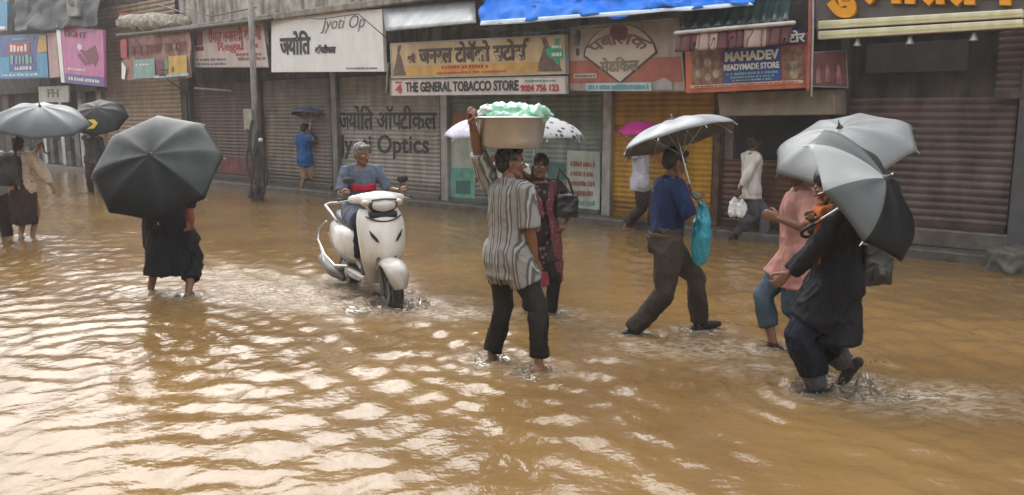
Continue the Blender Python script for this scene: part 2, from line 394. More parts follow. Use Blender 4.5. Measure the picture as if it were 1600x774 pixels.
    mr = n.new('ShaderNodeMapRange'); mr.inputs[1].default_value = .40; mr.inputs[2].default_value = .62; l.new(n3.outputs[0], mr.inputs[0])
    ml = n.new('ShaderNodeMath'); ml.operation = 'MULTIPLY'; l.new(mr.outputs[0], ml.inputs[0]); l.new(at2.outputs['Fac'], ml.inputs[1])
    mx = n.new('ShaderNodeMix'); mx.data_type = 'RGBA'; l.new(ml.outputs[0], mx.inputs[0]); l.new(cr.outputs[0], mx.inputs[6]); mx.inputs[7].default_value = (.56, .49, .41, 1)
    l.new(mx.outputs[2], bs.inputs['Base Color'])
    r_ = n.new('ShaderNodeMapRange'); r_.inputs[3].default_value = .06; r_.inputs[4].default_value = .4; l.new(ml.outputs[0], r_.inputs[0]); l.new(r_.outputs[0], bs.inputs['Roughness'])
    n2 = n.new('ShaderNodeTexNoise'); n2.inputs['Scale'].default_value = 17; n2.inputs['Detail'].default_value = 4; l.new(tc.outputs['Object'], n2.inputs[0])
    bp = n.new('ShaderNodeBump'); bp.inputs['Strength'].default_value = .35; bp.inputs['Distance'].default_value = .018; l.new(n2.outputs[0], bp.inputs['Height'])
    b2 = n.new('ShaderNodeBump'); b2.inputs['Distance'].default_value = .03; l.new(n3.outputs[0], b2.inputs['Height']); l.new(at2.outputs['Fac'], b2.inputs['Strength']); l.new(bp.outputs[0], b2.inputs['Normal'])
    l.new(b2.outputs[0], bs.inputs['Normal'])
    o = link('flood_water', me, m); tag(o, kind='structure'); return o
make_water()

# ------------------------------------------------------------------ shop buildings
def S(px, d=0.0, py=250):                        # metres along the shop fronts; past the frame the row simply goes on
    if px >= 1880: return 30.0 + (px - 1900) * .01
    if px <= -420: return -34.0 + (px + 420) * .055
    return fp(px, py, d)[0]
plaster = mat('stained plaster', (.36, .33, .28), .9, .2, 3, .3, 30, stain=.8)
plaster_d = mat('dark damp wall', (.085, .075, .068), .9, .3, 3, .3, 30, stain=.6)
concrete = mat('damp concrete', (.30, .28, .245), .9, .22, 5, .4, 25, stain=.7)
concrete_d = mat('wet dark plinth stone', (.10, .09, .08), .45, .3, 6, .5, 18)
dark_in = mat('unlit shop interior', (.03, .028, .027), .9, .3, 2)  # near-black colour stands in for the shade inside the stalls
steel = mat('grey painted steel', (.22, .22, .21), .45, .2, 6, metal=.3, stain=.4)
steel_l = mat('weathered galvanised steel', (.42, .43, .44), .4, .15, 5, metal=.6, stain=.4)
rust = mat('rusty iron', (.12, .07, .05), .8, .4, 9, .3, 50)
def fbox(b, s0, s1, z0, z1, d0, d1, o=V(), mi=0):
    b.add([W(s, d, z) - o for z in (z0, z1) for d in (d0, d1) for s in (s0, s1)], [(0, 1, 3, 2), (4, 6, 7, 5), (0, 4, 5, 1), (2, 3, 7, 6), (0, 2, 6, 4), (1, 5, 7, 3)], mi)
def shutter(s0, s1, z0, z1, d, m, parent, o, pitch=.085, label=None, dep=.016):
    b = MB(); z = z0; rs = []
    while z < z1:
        for a, e in ((0, 0), (.25, .75), (.5, 1), (.75, .75), (.93, .05)):
            zz = min(z1, z + a * pitch); rs.append([W(s0 + (s1 - s0) * q / 16, d + e * dep + .012 * noise.noise(V((s0 + q * .37, zz * 1.6, s1))) * (0 < q < 16), zz + .006 * noise.noise(V((q * .5, zz * .7 + s0, 3)))) - o for q in range(17)])
        z += pitch
    b.rings(rs, False, False, closed=False)
    so = b.obj('shutter', m, parent)
    for p in so.data.polygons: p.use_smooth = True
    if label: so['label'] = label
    bb = MB(); fbox(bb, s0 + .01, s1 - .01, z0 - .045, z0 + .03, d + .012, d + .05, o); bb.obj('bottom_rail', m, so)
    return so
WALL_D = -.42; PL = .13                       # shutters stand back on a low plinth
def building(name, label, px0, px1, top, m, plinth=True, d_up=.0, depth=5):
    s0, s1 = S(px0), S(px1); o = W((s0 + s1) / 2, 0, 0); root = empty(name, o, label, 'building')
    b = MB(); fbox(b, s0, s1, -.15, top, WALL_D - depth, WALL_D - .05, o); b.obj('wall', m, root)
    if plinth:
        b = MB(); fbox(b, s0, s1, -.15, PL, WALL_D - .049, -.0, o); bevel(b.obj('plinth', concrete_d, root), .02)
    return root, o
def pillar(root, o, px0, px1, z1, m, d1=-.3, name='pillar'):
    b = MB(); fbox(b, S(px0, d1), S(px1, d1), PL + .002, z1, WALL_D - .048, d1, o); return bevel(b.obj(name, m, root), .012)
def windows(root, o, pxs, z0, z1, d=WALL_D - .05):
    for a, c in pxs:
        b = MB(); fbox(b, S(a), S(c), z0, z1, d - .02, d + .06, o); wf = b.obj('window', mat('weathered green window wood', (.1, .13, .11), .7), root)
        p = MB(); m_ = (S(a) + S(c)) / 2
        for e, g in ((S(a) + .07, m_ - .03), (m_ + .03, S(c) - .07)): fbox(p, e, g, z0 + .07, z1 - .07, d + .055, d + .064, o)
        p.obj('pane', mat('dusty window glass', (.06, .07, .08), .12, .2), wf)

# the main row, from the brown shutter to the yellow one
T_MAIN = 5.5
rowb, ro = building('shop_building', 'long stained concrete block with five rolled-down shutters, from dark brown to yellow', 292, 1122, T_MAIN, plaster)
sh_brown = mat('dark brown shutter paint', (.105, .062, .05), .55, .2, 3, stain=.5, stretch=(1, 1, .4))
sh_grey = mat('taupe shutter paint', (.165, .135, .11), .55, .2, 3, stain=.5)
sh_lgrey = mat('pale grey shutter paint', (.31, .29, .265), .5, .15, 3, stain=.45)
sh_teal = mat('grey green shutter paint', (.20, .255, .235), .5, .2, 3, stain=.45)
sh_yel = mat('ochre yellow shutter paint', (.52, .29, .018), .5, .15, 3, stain=.4)
sh_maroon = mat('dusty maroon shutter paint', (.105, .073, .070), .5, .25, 3, stain=.5)
ZS = 2.62
sh1 = shutter(S(303, WALL_D), S(396, WALL_D), PL + .05, ZS, WALL_D, sh_brown, rowb, ro, label='dark brown shutter with a faded red patch low down')
sh2 = shutter(S(410, WALL_D), S(519, WALL_D), PL + .05, ZS, WALL_D, sh_grey, rowb, ro, label='taupe shutter behind the man in the blue shirt')
sh3 = shutter(S(528, WALL_D), S(688, WALL_D), PL + .05, ZS, WALL_D, sh_lgrey, rowb, ro, label='pale grey shutter painted with the optician lettering')
sh4 = shutter(S(699, WALL_D), S(940, WALL_D), PL + .05, ZS, WALL_D, sh_teal, rowb, ro, label='grey green shutter with pasted notices')
sh5 = shutter(S(954, WALL_D), S(1113, WALL_D), PL + .05, ZS, WALL_D, sh_yel, rowb, ro, label='ochre yellow shutter')
for a, c, mm in ((289, 302, plaster_d), (396.5, 409.5, plaster_d), (519.5, 527.5, steel), (688.5, 698.5, steel_l), (940.5, 953.5, steel_l), (1113.5, 1124, rust)):
    pillar(rowb, ro, a, c, ZS + .3, mm)
b = MB(); fbox(b, S(296), S(1120), ZS, ZS + .5, WALL_D - .04, WALL_D + .1, ro); bevel(b.obj('lintel', plaster_d, rowb), .015)
s, z = fp(600, 14, .75)
b = MB(); fbox(b, S(292), S(750, .7, 20), fp(420, 32, .7)[1], fp(420, 32, .7)[1] + .13, WALL_D - .04, .72, ro); lo_ = bevel(b.obj('ledge', concrete, rowb), .02)
zl = fp(420, 32, .7)[1] + .13
# balcony band above the ledge with dark openings
b = MB(); fbox(b, S(300), S(745), zl + .002, zl + .95, WALL_D - .04, .1, ro); b.obj('parapet', mat('grey washed parapet', (.42, .40, .36), .9, .25, 4, .4, 20, stain=.9), rowb)
windows(rowb, ro, [(320, 352), (372, 418), (450, 510), (540, 600), (650, 720), (800, 860), (900, 960), (1010, 1080)], 4.0, 5.1)
b = MB(); fbox(b, S(292) - .0, S(1122), T_MAIN, T_MAIN + .12, WALL_D - 5, .35, ro); bevel(b.obj('roof_slab', concrete, rowb), .02)

# tan corrugated two-storey front left of the row
tanb, to = building('shop_building', 'narrow tall shop front closed by one tan corrugated shutter two storeys high', 154, 290.5, 6.2, plaster_d)
tan = mat('tan corrugated shutter paint', (.27, .19, .115), .5, .15, 4, stain=.35)
shutter(S(165, WALL_D), S(289, WALL_D), PL + .05, 5.0, WALL_D, tan, tanb, to, pitch=.12, dep=.028)
pillar(tanb, to, 157, 164.5, 5.1, mat('old cream pillar', (.33, .27, .18), .8, stain=.5))
# far left shops: flat dark panels coloured as the shade inside open stalls
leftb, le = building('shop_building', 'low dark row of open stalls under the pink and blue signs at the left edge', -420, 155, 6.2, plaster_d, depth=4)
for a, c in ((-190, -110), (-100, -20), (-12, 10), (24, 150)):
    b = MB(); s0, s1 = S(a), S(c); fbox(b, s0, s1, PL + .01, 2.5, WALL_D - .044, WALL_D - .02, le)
    st = b.obj('stall_shade_panel', dark_in, leftb)
for i, px in enumerate((12, 70, 98, 128)): pillar(leftb, le, px, px + (5 if i else 9), 2.6, steel_l if i else rust, d1=-.25)
b = MB(); fbox(b, S(-195), S(154), 2.55, 2.75, WALL_D - .04, -.1, le); b.obj('lintel', plaster_d, leftb)
windows(leftb, le, [(-180, -140), (-110, -70), (-30, 10), (50, 100)], 3.3, 4.2)
b = MB()
stall_m = mat('grey stall boards', (.16, .15, .145), .7, .4, 3)
for i in range(9):
    b = MB(); fbox(b, S(26 + i * 13), S(26 + i * 13 + random.uniform(5, 10)), PL + .02, random.uniform(.5, 1.5), WALL_D - .01, WALL_D + .12, le)
    b.obj('stall_board', stall_m, leftb)
# right: dark panel coloured as a shaded stall recess, and the big maroon shutter
rightb, ri = building('shop_building', 'dark shop front at right with wide dusty maroon shutter under yellow lettered sign', 1122.5, 1900, 5.4, plaster_d)
shutter(S(1128, WALL_D), S(1300, WALL_D), PL + .05, 1.15, WALL_D, mat('red brown half shutter paint', (.13, .062, .042), .5, .2, 3, stain=.4), rightb, ri, label='low red brown half shutter behind the man in white')
b = MB(); fbox(b, S(1128), S(1300), 1.152, 2.3, WALL_D - .046, WALL_D - .03, ri); b.obj('stall_shade_panel', dark_in, rightb)
shutter(S(1318, WALL_D), S(1582, WALL_D), PL + .28, 2.02, WALL_D, sh_maroon, rightb, ri, pitch=.095, label='wide dusty maroon shutter')
shutter(S(1622, WALL_D), S(1880, WALL_D), PL + .05, 2.4, WALL_D, sh_maroon, rightb, ri, pitch=.095)
b = MB(); fbox(b, S(1318), S(1582), PL + .002, PL + .23, WALL_D - .04, WALL_D + .14, ri); bevel(b.obj('doorstep', concrete_d, rightb), .02)
b = MB(); fbox(b, S(1345, WALL_D), S(1500, WALL_D), 2.34, 2.72, WALL_D - .04, WALL_D + .05, ri); bevel(b.obj('shutter_box', mat('dark grey sheet panel', (.075, .073, .075), .6), rightb), .01)
shutter(S(1545, WALL_D + .1), S(1600, WALL_D + .1), 2.04, 2.9, WALL_D + .1, sh_maroon, rightb, ri, label='short upper maroon shutter piece')
pillar(rightb, ri, 1302, 1317, 2.9, plaster_d); pillar(rightb, ri, 1584, 1620, 3.1, mat('slate grey pillar', (.075, .078, .085), .6), d1=-.28)
b = MB(); fbox(b, S(1124), S(1895), 2.95, 3.3, WALL_D - .04, WALL_D + .12, ri); b.obj('lintel', plaster_d, rightb)
windows(rightb, ri, [(1150, 1230), (1280, 1370), (1430, 1530), (1590, 1700)], 4.1, 5.0)
b = MB(); fbox(b, S(1122.5), S(1900), 5.4, 5.52, WALL_D - 5, .3, ri); bevel(b.obj('roof_slab', concrete, rightb), .02)
# padlocks on the shutters
lock_m = mat('white enamel lock', (.8, .8, .78), .25)
for px, py, par, o in ((963, 349, rowb, ro), (1136, 371, rightb, ri), (1566, 388, rightb, ri)):
    c = fw(px, py, WALL_D + .1) - o; b = MB(); b.ell(c, (.045, .045, .05)); b.tube([c + V((-.03, 0, .03)), c + V((-.025, 0, .075)), c + V((.025, 0, .075)), c + V((.03, 0, .03))], .008)
    b.obj('shutter_lock', lock_m, par, True)
# the other side of the street, behind the photographer
oppo = empty('shop_building', (0, -9, 0), 'plain plastered row on the near side of the street, behind the viewpoint', 'building')
b = MB()
q = Matrix.Rotation(math.atan2(UX.y, UX.x), 3, 'Z'); b.box(W(2, 20.5, 0) - V((0, -9, 0)) + V((0, 0, 4.2)), (72, 6, 8.7), rot=q)
b.obj('wall', plaster, oppo)
# neighbours beyond the row, on the far left
far2, fo = building('shop_building', 'pale building further down the street', -900, -421, 6.0, plaster, depth=6)
windows(far2, fo, [(-850, -760), (-700, -620), (-560, -480)], 3.2, 4.4)

# paint on the shutters
def on_plane(px, d):
    s_ = Sign.__new__(Sign); s_.c = [fw(x, y, d) for x, y in px]; s_.o0 = V(); s_.n = NN.copy(); return s_
black_p = mat('black sign paint', (.025, .023, .022), .6)
p = on_plane([(530, 165), (688, 165), (688, 260), (530, 260)], WALL_D + .018)
for t, bx in ((deva(['ज<', 'यो', 'ित', ' ', 'ऑ', 'प<', 'टी', 'कल'], .02), (.0, .60, .97, 1.0)), (('Jyoti Optics'), (.0, .12, .90, .52))):
    p.o = sh3; q = p.text(t, black_p, *bx, off=.0, bold=.02, thick=.004); q.name = 'painted_lettering'
    for vv in q.data.vertices: vv.co = vv.co - ro
notice_r = mat('faded red print', (.33, .12, .10), .8); notice_w = mat('pasted pale paper', (.42, .47, .43), .85, .15, 4, stain=.3); teal_p = mat('teal poster print', (.13, .36, .31), .7, .2, 6); dteal = mat('dark teal print', (.05, .13, .13), .7)
def sub(name, px, d, m, parent, o, t=.004):
    b = MB(); b.prism([fw(x, y, d) - o for x, y in px], -NN * t); return b.obj(name, m, parent)
po = sub('poster', [(703, 205), (742, 205), (742, 328), (703, 327)], WALL_D + .024, notice_w, sh4, ro)
sub('poster_print', [(706, 262), (741, 263), (741, 328), (706, 326)], WALL_D + .029, teal_p, po, ro)
sub('poster_print', [(712, 282), (735, 283), (735, 304), (712, 303)], WALL_D + .033, dteal, po, ro)
po = sub('poster', [(886, 235), (937, 238), (937, 345), (886, 343)], WALL_D + .024, notice_w, sh4, ro)
p = on_plane([(886, 235), (937, 238), (937, 345), (886, 343)], WALL_D + .026)
for i in range(5):
    p.o = po; q = p.text(lines(7, 40 + i), notice_r if i < 4 else teal_p, .12, .78 - i * .14, .85 - .05 * (i % 2), .85 - i * .14, thick=.003); q.name = 'printed_line'
    for vv in q.data.vertices: vv.co = vv.co - ro
po = sub('poster', [(856, 256), (882, 257), (882, 282), (856, 281)], WALL_D + .026, dteal, sh4, ro)
sub('poster', [(706, 178), (740, 178), (740, 198), (706, 198)], WALL_D + .024, mat('faded orange print', (.33, .15, .06), .8), sh4, ro)
sub('painted_patch', [(345, 245), (392, 248), (392, 272), (345, 270)], WALL_D + .02, mat('faded red wall paint', (.16, .045, .035), .7, .4, 5), sh1, ro)
sub('painted_patch', [(958, 195), (1040, 193), (1040, 262), (958, 205)], WALL_D + .02, mat('faded orange shutter paint', (.38, .13, .03), .6, .3, 4), sh5, ro)

# ------------------------------------------------------------------ signboards
white_s = mat('white sign sheet', (.76, .78, .78), .35, .05, 3, stain=.10)
cream_s = mat('cream sign sheet', (.52, .40, .24), .45, .15, 3, stain=.2)
ink = mat('black lettering', (.03, .03, .03), .5); red_i = mat('red lettering', (.42, .035, .045), .5); maroon_i = mat('maroon lettering', (.20, .035, .05), .55)
white_i = mat('white lettering', (.75, .75, .72), .5); grey_f = mat('grey sign frame', (.2, .2, .2), .5, metal=.4); blue_i = mat('navy lettering', (.05, .05, .16), .5)
cyan_m = mat('cyan print', (.03, .30, .55), .45, .1); dblue_m = mat('royal blue print', (.035, .08, .30), .45, .15); pink_m = mat('pink print', (.56, .17, .40), .45, .1, 3)
yel_m = mat('yellow print', (.62, .40, .07), .5); teal_m = mat('pale teal print', (.24, .42, .42), .5); orange_m = mat('orange red paint', (.48, .12, .06), .55, .2, 4, stain=.3)

g = Sign('signboard', 'small bright blue board cut off by the left edge of the photo', 'signboard', [(-40, -12), (12, 2), (12, 48), (-40, 52)], .5, cyan_m, .05, grey_f)
g.rect(.1, .05, .93, .15, white_i)
g = Sign('signboard', 'blue shop sign with a red patch and yellow corner, left of the pink sign', 'signboard', [(0, 56), (72, 52), (76, 122), (0, 124)], .55, dblue_m, .1)
g.rect(0, .03, 1, .16, cyan_m); g.rect(0, .16, .22, .5, cyan_m); g.rect(.8, .16, 1, .55, cyan_m, .005); g.patch([(.8, .56), (1, .6), (1, .95), (.86, .95)], yel_m)
g.rect(.2, .58, .66, .82, red_i, .005); g.text(lines(3, 1), white_i, .25, .62, .6, .78, .011); g.text(lines(4, 2), teal_m, .24, .34, .7, .54); g.text(lines(5, 3), white_i, .34, .2, .68, .28); g.text(lines(6, 4), white_i, .06, .07, .8, .11); g.text(lines(5, 33), teal_m, .3, .88, .75, .93)
b = MB(); b.prism([g.P(1.02, 0), g.P(1.2, .02), g.P(1.2, 1.0), g.P(1.02, 1.0)], -g.n * .3); b.obj('side_panel', mat('pale pink side sheet', (.5, .33, .32), .5), g.o)
g = Sign('signboard', 'pink shop sign with dark crimson shapes above a violet strip', 'signboard', [(88, 40), (161, 47), (163, 136), (96, 129)], .6, pink_m, .07, None)
g.rect(0, 0, 1, .17, mat('violet print', (.14, .11, .36), .5), .004); g.rect(0, .0, .09, 1, white_s, .008)
g.text('EIGHT', maroon_i, .18, .82, .66, .93, bold=.02); g.text(lines(9, 5), white_i, .2, .06, .9, .12, .01); g.text(lines(5, 6), white_i, .2, .24, .6, .28)
crim = mat('crimson print', (.19, .012, .06), .45)
g.patch([(.5, .62), (.62, .60), (.84, .72), (.9, .5), (.82, .34), (.76, .42), (.7, .36)], crim); g.patch([(.42, .52), (.5, .55), (.66, .38), (.6, .34)], crim)
g.patch([(.5 + .055 * math.cos(t), .66 + .055 * math.sin(t)) for t in [i * .785 for i in range(8)]], white_i)
g = Sign('signboard', 'small white board lettered FH hanging under the pink sign', 'signboard', [(60, 136), (107, 134), (107, 160), (61, 160)], .1, mat('dirty white sheet', (.5, .5, .48), .5), .05)
g.text('FH', mat('grey lettering', (.16, .16, .16), .6), .32, .3, .68, .82, bold=.02)
g = Sign('signboard', 'sagging cloth banner, red lettering on top and teal and yellow panels below', 'banner', [(191, 62), (297, 50), (299, 122), (193, 126)], .62, mat('faded pink banner cloth', (.40, .24, .22), .8, .2, 5, stain=.5), .02, bow=.035)
g.text(lines(7, 7, hang=True), mat('faded maroon print', (.22, .06, .06), .8), .12, .56, .96, .88, .045); g.rect(0, .55, .1, .98, red_i, .05)
g.rect(.2, .03, .52, .48, teal_m, .045); g.rect(.72, .1, .97, .5, yel_m, .045); g.patch([(.5, .02), (.99, .05), (.99, .11), (.5, .08)], mat('sky blue print', (.4, .6, .7), .5), .05)
g.patch([(.56, .2), (.66, .24), (.64, .42), (.57, .44), (.54, .34)], crim, .05); g.patch([(.58, .06), (.7, .07), (.63, .17)], ink, .06); g.patch([(.66, .2), (.72, .22), (.7, .46), (.66, .42)], mat('green print', (.13, .36, .25), .6), .05); g.patch([(0, .04), (.05, .02), (.08, .3), (.01, .46)], white_s, .05)
g.patch([(.76, .14), (.8, .16), (.79, .28), (.76, .24)], mat('brown print', (.25, .1, .03), .6), .052); g.text(lines(3, 8), white_i, .24, .33, .44, .38, .052)
g = Sign('signboard', 'white board reading Regal in red beside a small bow tie mark', 'signboard', [(302, 44), (412, 33), (421, 106), (303, 106)], .45, mat('pinkish white sheet', (.55, .47, .46), .5, .1, 3, stain=.3), .07, grey_f, .02)
g.text(deva(['री', 'ग', 'ल', ' ', 'ब', 'ना', 'र', 'सी', ' ', 'कं', 'प', 'नी'], .03), red_i, .22, .60, .95, .93); g.text('Regal', red_i, .36, .34, .70, .60, bold=.015)
g.patch([(.80, .42), (.845, .47), (.89, .42), (.89, .54), (.845, .49), (.80, .54)], red_i); g.rect(.02, .55, .14, .9, maroon_i); g.rect(.03, .42, .15, .53, maroon_i)
g.text(lines(8, 9), mat('grey lettering', (.16, .16, .16), .6), .05, .17, .46, .23); g.text(lines(7, 10), mat('grey lettering', (.16, .16, .16), .6), .62, .17, .96, .24); g.text(lines(9, 11), mat('grey lettering', (.16, .16, .16), .6), .05, .07, .45, .12); g.text(lines(5, 12), red_i, .6, .27, .92, .33)
g = Sign('signboard', 'plain white board reading Jyoti Optics in black Hindi and script letters', 'signboard', [(424, 27), (597, 14), (600, 112), (424, 113)], .6, white_s, .08, None)
g.text(deva(['ज<', 'यो', 'ित'], .035), ink, .09, .30, .385, .73); g.text(deva(['ऑ', 'प<', 'टी', 'क', 'ल'], .05), ink, .425, .315, .61, .47); g.text('Jyoti Op', mat('grey lettering', (.16, .16, .16), .6), .48, .66, .86, .93, bold=-.012, shear=.35)
g.text(lines(16, 13), mat('grey lettering', (.16, .16, .16), .6), .70, .045, .95, .07)
g = Sign('signboard', 'cream and yellow Hindi board of the tobacco store with a green cross', 'signboard', [(610, 68), (882, 54), (884, 116), (612, 123)], .6, cream_s, .1, mat('pale grey sign frame', (.4, .4, .4), .5), .02)
g.rect(.10, .04, .87, .34, mat('golden print', (.55, .33, .08), .5, .15)); g.text(deva(['श<', 'री'], .05), maroon_i, .115, .42, .165, .70); g.text(deva(['ज', 'न', 'र', 'ल', ' ', 'टो', 'बॅ', 'को', ' ', 'स<', 'टो', 'स^'], .035), mat('dark brown lettering', (.055, .035, .03), .5), .19, .38, .825, .96)
g.text(lines(9, 14), red_i, .33, .225, .60, .32); g.text(lines(14, 15), red_i, .30, .09, .70, .15)
fl = mat('brown plume print', (.16, .10, .08), .6, .4, 20)
g.patch([(.015, .08), (.10, .08), (.085, .3), (.075, .52), (.06, .72), (.075, .92), (.05, .93), (.045, .7), (.035, .45), (.02, .28)], fl); g.patch([(.985, .08), (.86, .08), (.87, .3), (.885, .5), (.9, .72), (.885, .94), (.91, .95), (.925, .7), (.94, .4), (.97, .25)], fl)
grn = mat('green cross print', (.03, .36, .22), .5)
g.patch([(.93, .4), (.955, .4), (.955, .25), (.975, .25), (.975, .4), (.996, .4), (.996, .62), (.975, .62), (.975, .9), (.955, .9), (.955, .75), (.93, .72), (.905, .62)], grn, .008); g.text(lines(3, 16), white_i, .94, .46, .985, .56, .014); g.text(lines(3, 17), white_i, .94, .66, .985, .74, .014)
g = Sign('signboard', 'narrow white strip sign reading THE GENERAL TOBACCO STORE', 'signboard', [(611, 125), (884, 119), (885, 147), (611, 150)], .62, mat('pinkish white strip', (.60, .55, .53), .45, .08, 3), .06, mat('pale grey sign frame', (.4, .4, .4), .5), .012)
g.text('THE GENERAL TOBACCO STORE', ink, .10, .22, .765, .84, bold=.03); g.text('4', red_i, .035, .16, .075, .70, bold=.04); g.text('9004 756 123', red_i, .775, .16, .965, .56, bold=.03); g.text(lines(8, 18), mat('green print', (.13, .36, .25), .6), .8, .72, .95, .82); g.text(lines(3, 19), red_i, .035, .78, .075, .88)
g = Sign('signboard', 'brownish white sign with a big fan emblem and outlined Hindi letters', 'signboard', [(889, 42), (1062, 26), (1072, 143), (889, 143)], .5, mat('brownish white sheet', (.40, .34, .30), .5, .15, 3, stain=.4), .08, grey_f, .015)
brick = mat('brick red print', (.36, .11, .07), .55, .15, 5, stain=.3); fan_m = mat('off white emblem', (.50, .44, .38), .5, .08, 3)
g.rect(.01, .13, .98, .47, brick); cxu, cyv = .47, .14
arc = [(cxu - .33, .53)] + [(cxu + .345 * math.sin(t) * 1.0, .42 + .55 * math.cos(t)) for t in [(-1.15 + i * 2.3 / 14) for i in range(15)]] + [(cxu + .33, .53)]
g.patch([(cxu, .10)] + arc[::-1], mat('dark brown outline', (.06, .04, .04), .5), .006); ins = [(cxu + (u - cxu) * .94, .14 + (v - .10) * .945) for u, v in [(cxu, .10)] + arc[::-1]]; g.patch(ins, fan_m, .011)
def arcw(a, c):
    t = (a - .5) * 1.75; r = .30 + .22 * c; return cxu + math.sin(t) * r * .86, .36 + math.cos(t) * r * 1.05
g.text(deva(['प', 'ब<', 'ि', 'ल', 'क'], .02), mat('maroon brown lettering', (.20, .10, .09), .55), 0, 0, 1, 1, .016, warp=arcw)
g.text(deva(['मे', 'डि', 'क', 'ल'], .04), mat('grey brown lettering', (.22, .18, .15), .55), .30, .28, .64, .50, .016)
g.patch([(.40, .93), (.5, .97), (.56, .9), (.55, .78), (.48, .72), (.42, .78)], maroon_i, .02)
g.patch([(.06, .70), (.1, .70), (.12, .9), (.09, .95), (.055, .85)], mat('dark leaf print', (.07, .1, .08), .6)); g.rect(.07, .55, .10, .66, mat('dark brown outline', (.06, .04, .04), .5)); g.rect(.05, .20, .26, .27, fan_m, .007); g.text(lines(7, 20), mat('grey lettering', (.16, .16, .16), .6), .065, .215, .245, .255, .012)
g.rect(.17, .005, .735, .125, mat('pale blue strip', (.45, .60, .64), .4), .02); g.text(lines(16, 21), mat('slate blue lettering', (.14, .3, .36), .5), .19, .03, .71, .10, .026)
g.patch([(.76, .02), (.9, .02), (.9, .13), (.84, .19), (.74, .12)], mat('grey print', (.35, .33, .34), .5), .014)
g = Sign('signboard', 'orange framed sign reading MAHADEV READYMADE STORE on a blue panel', 'signboard', [(1070, 64), (1262, 50), (1264, 137), (1072, 146)], .7, orange_m, .1, None)
g.rect(.43 - .10, .16, .80, .78, dblue_m, .006); g.text('MAHADEV', white_i, .35, .55, .785, .73, .012, bold=.045); g.text('READYMADE STORE', white_i, .34, .385, .785, .50, .012, bold=.03); g.text(lines(14, 22), teal_m, .36, .295, .77, .34, .012); g.text(lines(12, 23), teal_m, .39, .235, .74, .27, .012); g.text(lines(12, 24), teal_m, .41, .18, .72, .21, .012)
g.rect(.60, .78, .99, 1.06, mat('deep navy print', (.03, .035, .12), .5), .008); g.text(deva(['स<', 'टो', 'र'], .03), white_i, .80, .82, .985, 1.04, .014)
pic = mat('brown devotional print', (.22, .14, .10), .6, .5, 14, c2=(.12, .05, .04)); g.rect(.06, .16, .325, .86, pic, .006); g.rect(.82, .17, .97, .74, pic, .006)
for u, v, a in ((.12, .36, .05), (.20, .55, .06), (.27, .34, .05), (.20, .28, .05), (.895, .42, .045), (.895, .27, .06)):
    g.patch([(u + a * .55 * math.cos(t), v + a * 1.7 * math.sin(t)) for t in [i * .52 for i in range(12)]], mat('pale ochre print', (.42, .33, .22), .6, .4, 12), .010)
g.rect(.04, .085, .96, .145, mat('pale peach strip', (.55, .42, .33), .5), .006); g.text(lines(26, 25), orange_m, .08, .10, .92, .13, .011)
b = MB(); b.box((0, 0, 0), (.02, .02, .02))
g = Sign('signboard', 'dull red side board with small figures, right of the blue readymade panel', 'signboard', [(1264, 82), (1322, 78), (1325, 138), (1266, 136)], .55, mat('dull red sheet', (.16, .05, .05), .6, .3, 5), .05, grey_f, .015, d2=[.72, .3, .3, .72])
for u, v in ((.2, .3), (.45, .35), (.75, .3)): g.patch([(u - .07, v - .2), (u + .07, v - .2), (u + .05, v + .2), (u, v + .33), (u - .05, v + .2)], mat('pinkish figure print', (.33, .16, .16), .6, .4, 9), .01)
# big sign at the right
g = Sign('signboard', 'dark grey board with raised yellow Hindi letters over two cream strips', 'signboard', [(1274, -64), (1640, -86), (1640, 44), (1276, 62)], .55, mat('charcoal sheet', (.11, .10, .10), .5, .15, 3), .12)
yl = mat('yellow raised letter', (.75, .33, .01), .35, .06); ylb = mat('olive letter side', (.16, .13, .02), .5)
tx = deva(['पु', 'र', 'षो', 'त<', 'त', 'म'], .05)
def pw(a, c): return .045 + a * .84, .265 - .17 * a + c * .90
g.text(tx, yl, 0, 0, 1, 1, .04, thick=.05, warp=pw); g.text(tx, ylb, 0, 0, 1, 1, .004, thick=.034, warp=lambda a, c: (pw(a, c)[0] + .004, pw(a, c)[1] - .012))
g.rect(.985 - .075, .33, .985, .42, white_i)
cream = mat('cream light strip', (.72, .70, .52), .4, .06, 2)
for i, (a, c) in enumerate((((1278, 33), (1278, 46)), ((1278, 49), (1278, 62)))):
    k = Sign('sign_strip', ('upper cream fascia strip under the yellow Hindi letters', 'lower cream fascia strip with lamps hanging beneath it')[i], 'fascia strip', [a, (1598, a[1] - 19), (1598, c[1] - 19), c], .68, cream, .12)
    bevel(k.o, .012)
    k.rect(.0, .35, 1, .55, mat('pale lime stripe', (.62, .63, .30), .4), .002, name='stripe', t=.003)
for px, py in ((1340, 64), (1422, 61), (1522, 55)):
    c = fw(px, py, .58); la = empty('spot_lamp', c, {1340: 'left small grey lamp under the cream strip', 1422: 'middle small grey lamp under the cream strip', 1522: 'right small grey lamp under the cream strip'}[px], 'lamp', 'lamps under the cream strip')
    b = MB(); b.lathe([(.001, .03), (.02, .03), (.025, 0), (.045, -.05), (.05, -.06), (.001, -.07)], n=14); b.obj('lamp_head', mat('grey lamp metal', (.4, .41, .42), .35, metal=.4), la, True)
    b = MB(); b.tube([(0, 0, .03), (0, 0, .085)], .008, 8); b.obj('stem', grey_f, la)

